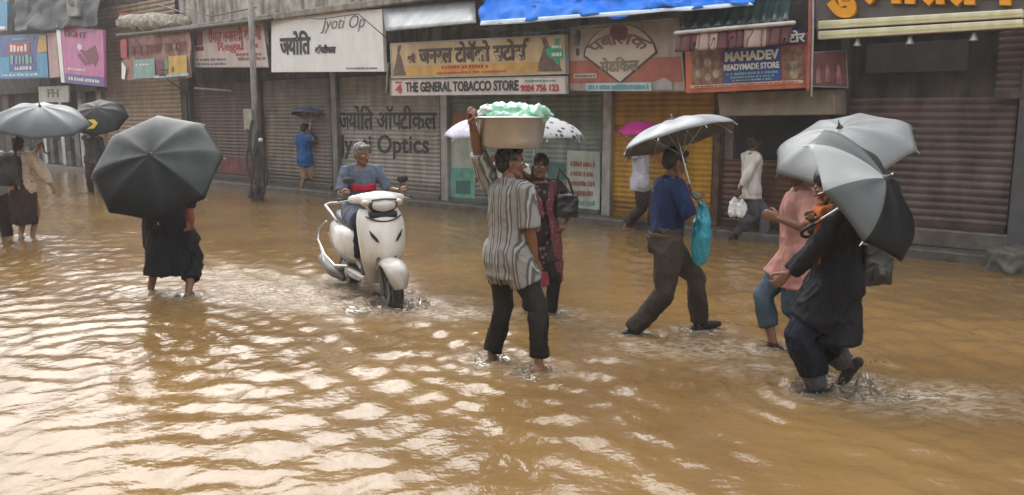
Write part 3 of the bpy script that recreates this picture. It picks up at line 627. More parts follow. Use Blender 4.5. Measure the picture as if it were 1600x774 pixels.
# ------------------------------------------------------------------ awnings, tarpaulins, ledge clutter
def sheet(name, fn, nu, nv, m, label, cat, th=.006, parent=None):
    pts = [[fn(i / nu, j / nv) for i in range(nu + 1)] for j in range(nv + 1)]; o0 = pts[nv // 2][nu // 2]
    vs = [p - o0 for r in pts for p in r]; fs = [(j * (nu + 1) + i, j * (nu + 1) + i + 1, (j + 1) * (nu + 1) + i + 1, (j + 1) * (nu + 1) + i) for j in range(nv) for i in range(nu)]
    me = bpy.data.meshes.new(name); me.from_pydata(vs, [], fs); me.update(); o = link(name, me, m, None, True); o.location = o0
    sd = o.modifiers.new('thickness', 'SOLIDIFY'); sd.thickness = th; sd.offset = 0
    return tag(o, label, cat)
N3 = lambda x, y, z=0: noise.noise(V((x, y, z)))
def pxsheet(tl, tr, br, bl, d0, d1, amp, sx, sy, seed=0, scallop=0):
    def fn(u, v):                                                    # v=0 top
        px = (tl[0] * (1 - u) + tr[0] * u) * (1 - v) + (bl[0] * (1 - u) + br[0] * u) * v
        py = (tl[1] * (1 - u) + tr[1] * u) * (1 - v) + (bl[1] * (1 - u) + br[1] * u) * v + scallop * v * (math.sin(u * 9.4) ** 2 + .5 * N3(u * 6, seed))
        d = d0 + (d1 - d0) * v
        return fw(px, py, d) + NN * (amp * (N3(u * sx, v * sy, seed) + .6 * N3(u * sx * 2.3, v * sy * 2 + u * 3, seed + 4))) + V((0, 0, amp * .7 * N3(u * sx, v * sy + 9, seed)))
    return fn
blue_t = mat('bright blue tarpaulin', (.006, .17, .72), .55, .12, 3, .3, 12, spec=.25)
sheet('tarpaulin', pxsheet((748, -90), (1165, -110), (1178, 3), (750, 38), -.3, 1.05, .17, 11, 5, 3, 2.5), 110, 34, blue_t, 'bright blue tarpaulin stretched over the tobacco and fan signs', 'tarpaulin')
o = sheet('tarpaulin_edge', pxsheet((752, 33), (1172, 4), (1178, 8), (750, 40), 1.06, 1.08, .012, 14, 1, 5, 1.5), 70, 3, mat('pale tarp hem', (.5, .6, .72), .4), None, None)
tp = [q for q in bpy.data.objects if q.name == 'tarpaulin'][0]; o.name = 'hem'; o.location = o.location - tp.location; o.parent = tp
sheet('awning', pxsheet((598, 10), (742, 2), (744, 36), (603, 49), .55, .95, .006, 3, 1, 1), 12, 6, mat('dull galvanised awning', (.32, .34, .36), .42, .15, 3, metal=.35, stain=.3), 'flat dull metal awning left of the blue tarpaulin', 'awning', .02)
sheet('tarpaulin', pxsheet((24, -60), (150, -60), (152, 38), (22, 50), -.2, .75, .22, 6, 3.5, 8), 60, 30, mat('dark grey tarpaulin', (.05, .053, .055), .7, .3, 4, .3, 10), 'crumpled dark grey tarpaulin above the pink sign', 'tarpaulin')
b = MB(); c0 = fw(105, 20, .5)
b.box((0, 0, 0), (.5, .3, .75), rot=Matrix.Rotation(math.atan2(UX.y, UX.x) + .2, 3, 'Z')); o = bevel(b.obj('cooler_unit', mat('grimy white box paint', (.36, .37, .35), .6, .25, 5, stain=.6)), .03); o.location = fw(119, 6, .6); tag(o, 'grimy white outdoor unit above the pink sign', 'air cooler')
b = MB(); b.lathe([(.001, 0), (.15, 0), (.16, .02), (.14, .03), (.001, .03)], n=20, rot=Matrix.Rotation(R(90), 3, 'X')); b.obj('fan_grille', steel, o, True).location = (0, -.17, .05)
# white roll of sacking on the ledge with a red board
def roll():
    mb = MB(); a, c = fw(192, 36, .55), fw(292, 34, .5); o0 = (a + c) / 2; P = []; Rr = []
    for i in range(9):
        t = i / 8; P.append(a.lerp(c, t) - o0 + V((0, 0, .02 * math.sin(i * 1.9)))); Rr.append((.16 + .05 * math.sin(t * 3.1)) * (1 if t < .55 else 1 - .6 * (t - .55)))
    mb.tube(P, Rr, 14); me = remesh(mb, .03, 4); wrinkle(me, .03, (6, 6, 8), 3); o = link('sacking_roll', me, mat('dirty white sacking', (.40, .37, .32), .85, .2, 6, .3, 30, stain=.4), None, True); o.location = o0
    tag(o, 'dirty white sacking roll lying above the red and teal banner', 'roll')
roll()
g = Sign('signboard', 'thin red board edge sticking out behind the white sacking roll', 'board', [(186, 20), (262, 27), (262, 31), (188, 44)], .45, mat('red board paint', (.40, .04, .05), .5), .05)
# ledge pole: dark beam from 185,55 to 420,30
def px_tube(name, pts, r, m, label, cat, n=8):
    P = [fw(x, y, d) for x, y, d in pts]; o0 = P[0]; b = MB(); b.tube([p - o0 for p in P], r, n); o = b.obj(name, m, None, True); o.location = o0; return tag(o, label, cat) if label else o
px_tube('awning_beam', [(183, 56, .75), (300, 45, .75), (424, 30, .75)], .045, mat('wet dark timber', (.07, .06, .05), .6, .3, 6), 'dark wet timber beam running above the banner and Regal board', 'beam')
px_tube('bamboo_strut', [(248, 8, .6), (262, 12, .62), (288, 22, .7)], .02, ink, 'thin black bent rod above the white sacking roll', 'rod')
px_tube('cable', [(286, 12, .3), (330, 26, .6), (400, 12, .72)], .014, ink, 'black cable sagging over the ledge towards the pole', 'cable')
px_tube('cable', [(262, 124, .1), (283, 140, 0), (292, 145, -.2), (294, 200, -.25), (296, 300, -.28)], .02, ink, 'black cable dropping beside the dark brown shutter', 'cable')
px_tube('drain_pipe', [(1268, -30, .76), (1266, 60, .76), (1263, 140, .74)], .03, mat('pinkish red pipe', (.42, .13, .11), .5, stain=.4), 'thin pinkish red upright pipe right of the readymade sign', 'pipe')
px_tube('drain_pipe', [(1271, -30, .8), (1270, 60, .8), (1268, 150, .75)], .014, steel_l, 'thin grey wire pipe alongside the red upright', 'pipe')
px_tube('curtain_rod', [(304, 138, -.2), (360, 142, -.2)], .02, steel_l, 'short grey rod hung across the top of the dark brown shutter', 'rod')
px_tube('sign_prop', [(607, 100, .5), (604, 146, .5)], .025, steel_l, 'short grey upright propping the tobacco sign', 'prop')
px_tube('cable', [(420, 20, .5), (500, 30, .9), (560, 22, .9), (604, 60, .7)], .010, ink, 'thin black cable drooping across the top of the white Jyoti Optics board', 'cable')
px_tube('cable', [(745, 44, .8), (830, 52, .95), (900, 46, .9), (1060, 30, 1.0)], .009, ink, 'thin black cable looping under the edge of the blue tarpaulin', 'cable')
px_tube('cable', [(1230, 150, .3), (1300, 190, .1), (1312, 260, -.2), (1310, 370, -.28)], .012, ink, 'thin black cable running down beside the wide maroon shutter', 'cable')
# green corrugated roof over the readymade sign
def corr(u, v):
    px = (1085 + (1240 - 1085) * u) * (1 - v) + (1062 + (1232 - 1062) * u) * v; py = (2 - 22 * u) * (1 - v) + (48 - 14 * u) * v
    return fw(px, py, -.1 + 1.1 * v) + V((0, 0, .03 * math.sin(u * 60)))
sheet('corrugated_roof', corr, 120, 4, mat('dark green corrugated sheet', (.03, .06, .058), .4, .3, 3, stain=.2), 'small dark green corrugated roof above the maroon and white awning', 'roof sheet', .01)
px_tube('roof_edge', [(1056, 52, 1.03), (1145, 44, 1.03), (1240, 36, 1.03)], .028, mat('pale wet rail', (.45, .43, .42), .4), 'pale rail along the front of the green roof', 'rail')
# striped awning valance
mw, ww = mat('maroon awning cloth', (.13, .045, .05), .7, .2, 5, .2, 20), mat('pale pink awning cloth', (.42, .31, .29), .7, .15, 5, .2, 20)
def valance():
    b = MB(); o0 = fw(1140, 60, .95); n = 50; m_ = 6; base = [(1058, 56, 82), (1085, 52, 80), (1121, 49, 78), (1160, 46, 76), (1198, 43, 73), (1238, 39, 68)]
    xs = [1058 + (1238 - 1058) * i / n for i in range(n + 1)]
    def P(i, j):
        x = xs[i]; t = np.interp(x, [q[0] for q in base], [q[1] for q in base]); bt = np.interp(x, [q[0] for q in base], [q[2] for q in base]); v = j / m_
        return fw(x - v * 3, t + (bt - t) * v, 1.0 + .02 * v) + NN * (.03 * v * math.sin(i * .8)) - o0
    vs = [P(i, j) for j in range(m_ + 1) for i in range(n + 1)]; 
    for j in range(m_):
        for i in range(n):
            xm = xs[i]; k = int(sum(xm >= e for e in (1087, 1121, 1159, 1197))) % 2
            q = [vs[j * (n + 1) + i], vs[j * (n + 1) + i + 1], vs[(j + 1) * (n + 1) + i + 1], vs[(j + 1) * (n + 1) + i]]; b.add(q, [(0, 1, 2, 3)], k)
    me = b.mesh('awning_valance'); bm = bmesh.new(); bm.from_mesh(me); bmesh.ops.remove_doubles(bm, verts=bm.verts, dist=.0005); bm.to_mesh(me); bm.free()
    o = link('awning_valance', me, [mw, ww], None, True); o.location = o0; sd = o.modifiers.new('t', 'SOLIDIFY'); sd.thickness = .006
    tag(o, 'maroon and pale pink striped cloth valance above the readymade sign', 'awning')
valance()
# shutter housing box under the readymade sign
g = Sign('shutter_housing', 'long beige box under the MAHADEV READYMADE STORE sign', 'shutter housing', [(1120, 146), (1304, 140), (1306, 180), (1124, 182)], .35, mat('beige dusty sheet', (.27, .235, .185), .7, .15, 4, stain=.4), .4); bevel(g.o, .02)
# loose stone block by the right edge
mb = MB(); c = at(1585, 424); mb.box((0, 0, .08), (.52, .36, .36), rot=Matrix.Rotation(.3, 3, 'Z')); mb.box((.3, .1, .05), (.4, .4, .3)); me = remesh(mb, .03, 5); wrinkle(me, .03, (5, 5, 5), 2)
o = link('stone_block', me, mat('wet grey stone', (.10, .094, .078), .6, .3, 7, .5, 25), None, True); o.location = c; tag(o, 'wet grey stone block at the water edge by the right border', 'stone')

# ------------------------------------------------------------------ utility pole with cable box
pb = at(402, 314); pole = empty('utility_pole', pb, 'grey rusty utility pole with bundled cables in front of the taupe shutter', 'pole')
pole_m = mat('grey worn pole paint', (.27, .25, .235), .6, .25, 4, .2, 30, stain=.5)
dpt = pb.y
ptop = at_y(391, -30, dpt); pm_ = at_y(398, 180, dpt)
b = MB(); b.tube([(0, 0, -.2), pm_ - pb, ptop - pb + V((0, 0, .5))], [.080, .062, .056], 16, True, True); b.obj('shaft', pole_m, pole, True)
b = MB(); b.lathe([(.001, -.2), (.15, -.2), (.13, .25), (.11, .32), (.09, .34)], n=16); b.obj('base_sleeve', mat('dark damp pole base', (.085, .075, .07), .7, .4, 8, .3, 30), pole, True)
c = at_y(388, 187, dpt - .1) - pb; b = MB(); b.box(c, (.17, .12, .42)); bevel(b.obj('meter_box', mat('pale grey box', (.40, .37, .34), .6, .2, 6, stain=.3), pole), .015)
for i, (xo, top, r) in enumerate(((-12, 200, .022), (-7, 190, .03), (6, 215, .03), (10, 222, .02), (2, 205, .035))):
    P = []
    for j in range(8):
        t = j / 7; py = top + (308 - top) * t; P.append(at_y(402 - 4 * (1 - t) + xo + 3.2 * math.sin(j * 1.4 + i * 2), py, dpt - .14 - .03 * (i % 2)) - pb)
    b = MB(); b.tube(P, r, 8); b.obj('cable', mat('dark grey cable', (.04, .037, .037), .6, .3), pole, True)
b = MB(); P = [at_y(x, y, dpt - .15) - pb for x, y in ((411, 300), (416, 285), (418, 270), (416, 262))]; b.tube(P, .03, 8); b.obj('cable', mat('dark grey cable', (.04, .037, .037), .6, .3), pole, True)
b = MB(); b.ell(at_y(407, 219, dpt - .15) - pb, (.05, .05, .045)); b.obj('insulator', mat('white porcelain', (.7, .7, .68), .3), pole, True)

# ------------------------------------------------------------------ people
UPZ = V((0, 0, 1))
def ik(a, c, l1, l2, pole):
    d = c - a; L = min(d.length, (l1 + l2) * .992); t = d.normalized()
    x = (l1 * l1 - l2 * l2 + L * L) / (2 * L); h = math.sqrt(max(0, l1 * l1 - x * x)); p = (pole - t * pole.dot(t))
    p = p.normalized() if p.length > 1e-5 else V((0, 1, 0))
    return a + t * x + p * h, a + t * L
def cloth(name, c, **k):
    if name in _m: return _m[name]
    k = {'rough': .7, 'spec': .18, 'var': .22, 'scale': 9, 'bump': .55, 'bscale': 42, 'bdist': .008, 'stretch': (1, 1, .45), **k}; return mat(name, c, **k)
def stripe_cloth(name, cols, freq, axis='X'):
    if name in _m: return _m[name]
    m = cloth(name, cols[0]); n = m.node_tree.nodes; l = m.node_tree.links; b = n['Principled BSDF']
    tc = n.new('ShaderNodeTexCoord'); nz = n.new('ShaderNodeTexNoise'); nz.inputs['Scale'].default_value = 3
    sx = n.new('ShaderNodeSeparateXYZ'); l.new(tc.outputs['Object'], sx.inputs[0]); l.new(tc.outputs['Object'], nz.inputs[0])
    ad = n.new('ShaderNodeMath'); ad.operation = 'MULTIPLY_ADD'; ad.inputs[1].default_value = .035; l.new(nz.outputs[0], ad.inputs[0]); l.new(sx.outputs[axis], ad.inputs[2])
    mu = n.new('ShaderNodeMath'); mu.operation = 'MULTIPLY'; mu.inputs[1].default_value = freq; l.new(ad.outputs[0], mu.inputs[0])
    fr = n.new('ShaderNodeMath'); fr.operation = 'FRACT'; l.new(mu.outputs[0], fr.inputs[0])
    cr = n.new('ShaderNodeValToRGB'); e = cr.color_ramp.elements; e[0].position = 0; e[0].color = (*cols[0], 1); e[1].position = .42; e[1].color = (*cols[0], 1)
    for p, c in ((.5, cols[1]), (.62, cols[1]), (.68, cols[2]), (.76, cols[2]), (.82, cols[1]), (.9, cols[1]), (.98, cols[0])):
        q = e.new(p); q.color = (*c, 1)
    l.new(fr.outputs[0], cr.inputs[0]); l.new(cr.outputs[0], b.inputs['Base Color']); _m[name] = m; return m
def floral_cloth(name, c0, c1, scale=28, th=.35):
    if name in _m: return _m[name]
    m = cloth(name, c0); n = m.node_tree.nodes; l = m.node_tree.links; b = n['Principled BSDF']
    tc = n.new('ShaderNodeTexCoord'); vo = n.new('ShaderNodeTexVoronoi'); vo.inputs['Scale'].default_value = scale; l.new(tc.outputs['Object'], vo.inputs[0])
    cr = n.new('ShaderNodeValToRGB'); e = cr.color_ramp.elements; e[0].position = th; e[0].color = (*c1, 1); e[1].position = th + .12; e[1].color = (*c0, 1)
    l.new(vo.outputs['Distance'], cr.inputs[0]); l.new(cr.outputs[0], b.inputs['Base Color']); _m[name] = m; return m
hair_m = mat('black hair', (.012, .010, .009), .45, .3, 30, .3, 90); grey_hair = mat('grey hair', (.20, .19, .18), .6, .4, 30, .3, 90)
eye_w = mat('eye white', (.6, .58, .55), .3); eye_d = mat('dark iris', (.015, .01, .008), .2); lip_m = mat('lips', (.16, .06, .05), .5)
SKIN = {k: mat(k + ' skin', c, .42, .12, 12, .12, 80) for k, c in {'brown': (.20, .098, .058), 'deep': (.115, .058, .038), 'tan': (.28, .15, .095)}.items()}

def hand_mesh(wr, d, n, side, curl, sc_=1.0, spread=1.0):
    d = d.normalized(); n = (n - d * n.dot(d)).normalized(); t = d.cross(n) * side                # t points to the thumb
    mb = MB(); P = lambda a, b_, c: wr + (d * a + t * b_ + n * c) * sc_
    mb.tube([P(-.02, 0, 0), P(.02, .002, 0), P(.055, .002, .0), P(.088, 0, .003)], [.024 * sc_, .033 * sc_, .041 * sc_, .040 * sc_], 12, sq=.42, up=t)
    for k, (off, ln, r) in enumerate(((.030, .068, .0095), (.010, .078, .0098), (-.010, .072, .0092), (-.029, .056, .0082))):
        p = P(.084, off, .002); a = 0; pts = [p - d * .02 * sc_, p]; rr = [r * sc_, r * sc_]
        for j, (fr, ang) in enumerate(((.45, 62), (.30, 78), (.25, 55))):
            a += R(ang) * curl * (1 + .08 * k); p = p + (d * math.cos(a) + n * math.sin(a) + t * (off * .9 * spread * (1 - curl))) * (ln * fr * sc_); pts.append(p); rr.append(r * sc_ * (.95 - .1 * j))
        mb.tube(pts, rr, 8)
    th = [P(.012, .022, .004), P(.040, .046, .012)]; q = th[-1]
    v1 = (d * .75 + t * .45 * (1 - .6 * curl) + n * (.25 + .55 * curl)).normalized(); q = q + v1 * .036 * sc_; th.append(q)
    v2 = (d * .75 - t * .55 * curl + n * (.2 + .7 * curl)).normalized(); q = q + v2 * .030 * sc_; th.append(q)
    mb.tube(th, [.016 * sc_, .0125 * sc_, .011 * sc_, .009 * sc_], 8)
    return remesh(mb, .0042, 1, .5)
def head_mesh(c, M, female=False):
    mb = MB(); P = lambda x, y, z: c + M @ V((x, y, z)); k = .95 if female else 1
    mb.ell(P(0, -.008, .030), (.074 * k, .096 * k, .088), M); mb.ell(P(0, .012, -.01), (.066 * k, .078 * k, .085), M)
    mb.tube([P(0, .01, -.02), P(0, .035, -.075), P(0, .062, -.098)], [.062 * k, .047 * k, .024 * k], 12)          # jaw to chin
    mb.tube([P(-.052, -.01, -.045), P(-.035, .045, -.085)], [.022, .016], 8); mb.tube([P(.052, -.01, -.045), P(.035, .045, -.085)], [.022, .016], 8)
    mb.tube([P(-.03, .076, .018), P(0, .084, .02), P(.03, .076, .018)], [.010, .012, .010], 8)                     # brow
    mb.tube([P(0, .082, .008), P(0, .098, -.018), P(0, .106, -.032)], [.009, .011, .014], 8); mb.ell(P(-.013, .092, -.036), (.010, .010, .008), M); mb.ell(P(.013, .092, -.036), (.010, .010, .008), M)
    mb.ell(P(-.037, .062, -.022), (.022, .018, .020), M); mb.ell(P(.037, .062, -.022), (.022, .018, .020), M)      # cheeks
    mb.ell(P(0, .079, -.060), (.024, .012, .012), M)
    for s in (-1, 1): mb.ell(P(s * .078 * k, -.008, -.008), (.010, .019, .032), M @ Matrix.Rotation(s * .35, 3, 'Z'))
    me = remesh(mb, .0065, 2)
    ex = MB()
    for s in (-1, 1):
        ex.ell(P(s * .031, .074, .000), (.014, .012, .0085), M, 10, 8, 1); ex.ell(P(s * .031, .0845, .000), (.0048, .004, .0048), M, 8, 6, 2)
        ex.tube([P(s * .015, .087, .022), P(s * .032, .087, .027), P(s * .05, .076, .022)], .0028, 6, mi=2)
    ex.tube([P(-.024, .083, -.061), P(0, .0925, -.058), P(.024, .083, -.061)], [.004, .0058, .004], 6, mi=3)
    return me, ex.mesh('eyes')

def person(label, px, heading, h, skin='brown', pelvis=(0, 0, .90), lean=0, roll=0, feet=None, hands=None, head=(0, 0, 0), hair='short', female=False,
           shirt=None, lower=None, shoes=None, group=None, z0=-.10, extra=None, girth=1.0, seed=0, finger=(.35, .35), grip=(None, None), elbow=(None, None), knee=(None, None), voxel=.0095, footpitch=(0, 0), pos=None):
    base = pos if pos is not None else at(*px); base = V((base.x, base.y, z0)); k = h / 1.70
    th = R(heading); Rz = Matrix.Rotation(-th, 3, 'Z'); RzI = Rz.transposed()
    loc = lambda wv: (RzI @ (V(wv) - base)) / k                         # world point -> body units
    dirl = lambda wv: RzI @ V(wv)
    root = empty('person', base, label, 'person', group, rz=-th)
    pel = V(pelvis); Rl = Matrix.Rotation(R(-lean), 3, 'X') @ Matrix.Rotation(R(roll), 3, 'Y')
    def T(x, y, z, f=1.0):                                              # torso point; the lean grows from the hips up
        dz = z - .90; g = min(1, max(0, dz / .35)) if dz > 0 else 0
        q = Matrix.Rotation(R(-lean) * (.45 + .55 * g), 3, 'X') @ Matrix.Rotation(R(roll) * (.4 + .6 * g), 3, 'Y')
        return pel + q @ V((x, y, dz)) if dz > 0 else pel + V((x, y, dz))
    sw = .158 if female else .174
    sh = [T(-sw, -.01, 1.405), T(sw, -.01, 1.405)]; hip = [pel + V((-.088, 0, -.0)), pel + V((.088, 0, -.0))]
    feet = feet or [V((-.10, -.02, .085)), V((.10, .03, .085))]; feet = [loc(f[1]) if isinstance(f, tuple) and f[0] == 'w' else V(f) for f in feet]
    hands = hands or [V((-.27, .03, .80)), V((.27, .06, .80))]; hands = [loc(q[1]) if isinstance(q, tuple) and q[0] == 'w' else V(q) for q in hands]
    arm = []; leg = []
    for i, s in enumerate((-1, 1)):
        gr = dirl(grip[i]) if grip[i] is not None else None
        tgt = hands[i]
        if gr is not None: tgt = tgt + (sh[i] - tgt).normalized() * .075                                   # wrist stands off the grip
        pl = V(elbow[i]) if elbow[i] else V((s * .35, -.8, -.5)); e, wv = ik(sh[i], tgt, .285, .262, pl); arm.append((sh[i], e, wv))
        kn, an = ik(hip[i], feet[i], .43, .41, V(knee[i]) if knee[i] else V((s * .08, 1, .1))); leg.append((hip[i], kn, an))
    # ---- body
    g = girth; mb = MB()
    def ell_ring(z, rx, ry, yo=0, n=18, gx=0): return [T(math.cos(a) * (rx + gx), math.sin(a) * (ry + gx) + yo, z) for a in [2 * math.pi * i / n for i in range(n)]]
    fem = female
    TR = [(.80, .12, .10, -.01), (.86, .158, .118, -.01), (.93, .162, .118, -.008), (1.02, .148, .108, 0), (1.10, .138 if not fem else .125, .103, .005), (1.20, .152 if not fem else .14, .11, .008), (1.29, .163 if not fem else .148, .115 if not fem else .125, .008), (1.37, .165, .105, 0), (1.42, .13, .085, -.005), (1.455, .075, .065, -.008)]
    TR = [(z, a * (g if z < 1.35 else 1 + (g - 1) * .5), b_ * (g if z < 1.35 else 1), y) for z, a, b_, y in TR]
    mb.rings([ell_ring(*r) for r in TR])
    nb, hc = T(0, -.012, 1.42), T(0, .0, 1.585)
    HM = Matrix.Rotation(R(-lean * .6), 3, 'X') @ Matrix.Rotation(R(-head[0]), 3, 'Z') @ Matrix.Rotation(R(head[1]), 3, 'X') @ Matrix.Rotation(R(head[2]), 3, 'Y')
    hc = hc + V((0, .015 + .0012 * max(0, -head[1]), 0))
    mb.tube([nb, nb.lerp(hc, .5), hc + V((0, -.015, -.02))], [.062, .054, .055], 12)
    for i in (0, 1):
        a, e, wv = arm[i]; s = (-1, 1)[i]; f = .9 if fem else 1
        mb.tube([T(s * .06, -.01, 1.40), T(s * sw * .7, -.01, 1.405), a, a.lerp(e, .35), e, e.lerp(wv, .3), e.lerp(wv, .75), wv], [q * f for q in (.055, .058, .054, .047, .040, .042, .032, .0265)], 12)
        hp, kn, an = leg[i]
        cb = (kn - hp).normalized().cross((an - kn).normalized()); back = -V((0, 1, 0))
        mb.tube([hp + V((0, 0, .03)), hp.lerp(kn, .3), hp.lerp(kn, .75), kn, kn.lerp(an, .3) + back * .012, kn.lerp(an, .65), an], [q * (1 + (g - 1) * .6) for q in (.09, .084, .064, .055, .056, .044, .036)], 12)
        fpz = R(footpitch[i]); fd = V((s * .12, math.cos(fpz), -math.sin(fpz))).normalized(); up = V((0, math.sin(fpz), math.cos(fpz)))
        if not shoes:
            mb.tube([an - fd * .045 - up * .045, an + fd * .02 - up * .035, an + fd * .09 - up * .052, an + fd * .15 - up * .062], [.03, .038, .034, .026], 10, up=fd.cross(up)); mb.tube([an, an + fd * .07 - up * .045], [.034, .026], 8)
            for q in range(5): mb.tube([an + fd * .14 - up * .064 + fd.cross(up) * (.026 - .013 * q), an + fd * (.185 - .007 * abs(q - (1 if s > 0 else 3))) - up * .068 + fd.cross(up) * (.03 - .015 * q)], .0095, 6)
        else: mb.tube([an - fd * .03 - up * .05, an + fd * .10 - up * .055], [.03, .028], 8)
    bodym = remesh(mb, .010, 3); parts = [(bodym, 0)]
    hm, ey = head_mesh(hc, HM, fem); parts.append((hm, 0))
    for i, s in enumerate((-1, 1)):
        a, e, wv = arm[i]; d = (wv - e).normalized(); gr = dirl(grip[i]) if grip[i] is not None else None
        if gr is not None: n_ = gr.cross(d) * s; n_ = n_ if n_.length > .1 else V((-s, 0, 0)); cu = .95
        else: n_ = V((-s, .15, 0)); cu = finger[i]
        parts.append((hand_mesh(wv, d, n_, s, cu, .96 if fem else 1.05), 0))
    j = join(parts, 'body'); ev = [(ey, 0)]
    nb_ = len(j.vertices)
    allv = np.concatenate([coords(j), coords(ey)]); f = [tuple(p.vertices) for p in j.polygons]; mi = [0] * len(f)
    f += [tuple(q + nb_ for q in p.vertices) for p in ey.polygons]; mi += [p.material_index for p in ey.polygons]
    out = bpy.data.meshes.new('body'); out.from_pydata((allv * k).tolist(), [], f); out.polygons.foreach_set('material_index', mi); out.polygons.foreach_set('use_smooth', [True] * len(mi)); out.update()
    link('body', out, [SKIN[skin], eye_w, eye_d, lip_m], root)
    def put(mb_, name, m, vox=voxel, wr=.006, sx=(9, 9, 4), sm=2, lab=None):
        me = remesh(mb_, vox, sm)
        if wr: wrinkle(me, wr, sx, seed + len(name))
        c_ = coords(me) * k; me.vertices.foreach_set('co', c_.astype(np.float32).ravel()); o = link(name, me, m, root, True)
        if lab: o['label'] = lab
        return o
    # ---- hair
    HP = lambda x, y, z: hc + HM @ V((x, y, z))
    hmat = grey_hair if hair in ('grey', 'cap') else hair_m; mb = MB()
    if hair in ('short', 'grey'):
        mb.ell(HP(0, -.022, .046), (.080, .096, .082), HM); mb.ell(HP(0, -.045, .0), (.072, .068, .075), HM); mb.tube([HP(-.05, .055, .085), HP(0, .072, .092), HP(.05, .055, .085)], .02, 8); put(mb, 'hair', hmat, .008, .006, (30, 30, 20))
    elif hair in ('long', 'bun', 'tied'):
        mb.ell(HP(0, -.020, .046), (.083, .100, .086), HM); mb.ell(HP(0, -.045, -.005), (.078, .072, .085), HM)
        if hair == 'long': mb.tube([HP(0, -.05, -.02), HP(0, -.085, -.10), T(0, -.15, 1.36), T(.01, -.165, 1.22)], [.08, .075, .07, .035], 12, sq=.6, up=V((1, 0, 0)))
        if hair == 'bun': mb.ell(HP(0, -.11, .0), (.05, .045, .05), HM)
        if hair == 'tied': mb.tube([HP(0, -.1, .02), HP(0, -.13, -.05), HP(0, -.12, -.16)], [.035, .035, .015], 8)
        put(mb, 'hair', hair_m, .008, .006, (30, 30, 20))
    elif hair == 'scarf':
        pass
    # ---- clothes
    def torso_rings(hem, flare, infl, top=1.45, hy=0):
        tk = shirt.get('tuck')
        r = [(hem, (.172 + flare) * g, (.130 + flare) * g, hy)] if not tk else [(hem, .155 * g, .112 * g, hy)]
        for z, a, b_, y in TR:
            if z > hem + .03 and z <= top: r.append((z, a + (infl if not tk or z > 1.05 else .004) + flare * max(0, (1.15 - z)) , b_ + infl + flare * max(0, (1.15 - z)), y))
        return r
    if shirt:
        mb = MB(); hem = shirt.get('hem', .80); infl = shirt.get('infl', .018)
        mb.rings([ell_ring(*q) for q in torso_rings(hem, shirt.get('flare', .02), infl * g)])
        if not shirt.get('tuck'):
            for i in (0, 1):
                hp, kn, an = leg[i]; zt = max(hem, .60) + .01; d_ = kn - hp; tt = min(.9, max(.12, (zt - hp.z) / min(-.05, d_.z))); lw = (lower or {}).get('loose', .014) if (lower or {}).get('kind', 'trousers') == 'trousers' else 0
                mb.tube([hp + V((0, 0, .035)), hp, hp.lerp(kn, tt)], [q * (1 + (g - 1) * .6) for q in (.108 + lw, .112 + lw, .108 + lw)], 14, False, True)
        mb.tube([T(0, -.012, 1.43), T(0, -.014, 1.475)], [.072, .064], 12, True, True)
        for i, s in enumerate((-1, 1)):
            a, e, wv = arm[i]; t = shirt.get('sleeve', .55); t = t[i] if isinstance(t, tuple) else t; w_ = shirt.get('loose', .016)
            pts = [T(s * .06, -.01, 1.395), T(s * sw * .75, -.01, 1.405), a]; rr = [.062, .063, .056 + w_]
            if t > 1: pts += [a.lerp(e, .5), e, e.lerp(wv, (t - 1) * .5), e.lerp(wv, t - 1)]; rr += [.052 + w_, .047 + w_, .043 + w_ * .8, .034 + w_ * .7]
            else: pts += [a.lerp(e, t * .5), a.lerp(e, t)]; rr += [.053 + w_, .052 + w_ * 1.3]
            mb.tube(pts, rr, 14, False, True)
        o = put(mb, shirt.get('name', 'shirt'), shirt['mat'], wr=shirt.get('wr', .008), lab=shirt.get('label'))
    if lower:
        mb = MB(); kind = lower.get('kind', 'trousers'); w_ = lower.get('loose', .014)
        if kind in ('trousers',):
            ti = .018 if shirt and shirt.get('tuck') else .004; mb.rings([ell_ring(z, a + ti * g, b_ + ti * g, y) for z, a, b_, y in [(.83, .15 * g, .115 * g, -.01), (.87, .162 * g, .12 * g, -.01), (.93, .162 * g, .12 * g, -.008), (1.0, .15 * g, .11 * g, 0), (1.04, .148 * g, .108 * g, 0)]])
            for i in (0, 1):
                hp, kn, an = leg[i]; t = lower.get('len', .95); t = t[i] if isinstance(t, tuple) else t; bt = lower.get('bell', .0)
                pts = [hp + V((0, 0, .02)), hp.lerp(kn, .3), hp.lerp(kn, .75), kn, kn.lerp(an, t * .5), kn.lerp(an, t)]; rr = [q * (1 + (g - 1) * .6) for q in (.092 + w_, .088 + w_, .070 + w_, .062 + w_, .056 + w_ * 1.15 + bt * .5, .047 + w_ * 1.3 + bt)]
                mb.tube(pts, rr, 14, False, True)
        else:
            mid = lambda z: ((hip[0].lerp(feet[0], min(1, max(0, (pel.z - z) / max(.1, pel.z - feet[0].z))))) + (hip[1].lerp(feet[1], min(1, max(0, (pel.z - z) / max(.1, pel.z - feet[1].z)))))) / 2
            rs = []
            for z, rx, ry in lower['rings']:
                c_ = mid(z) if z < pel.z else T(0, 0, z); rs.append([V((c_.x + math.cos(a) * rx * (1 + lower.get('fold', .04) * math.sin(a * 5 + z * 9)), c_.y + math.sin(a) * ry * (1 + lower.get('fold', .04) * math.sin(a * 4 + 1)), z)) for a in [2 * math.pi * i / 28 for i in range(28)]])
            mb.rings(rs)
        put(mb, lower.get('name', kind), lower['mat'], wr=lower.get('wr', .009), sx=lower.get('sx', (8, 8, 5)), lab=lower.get('label'))
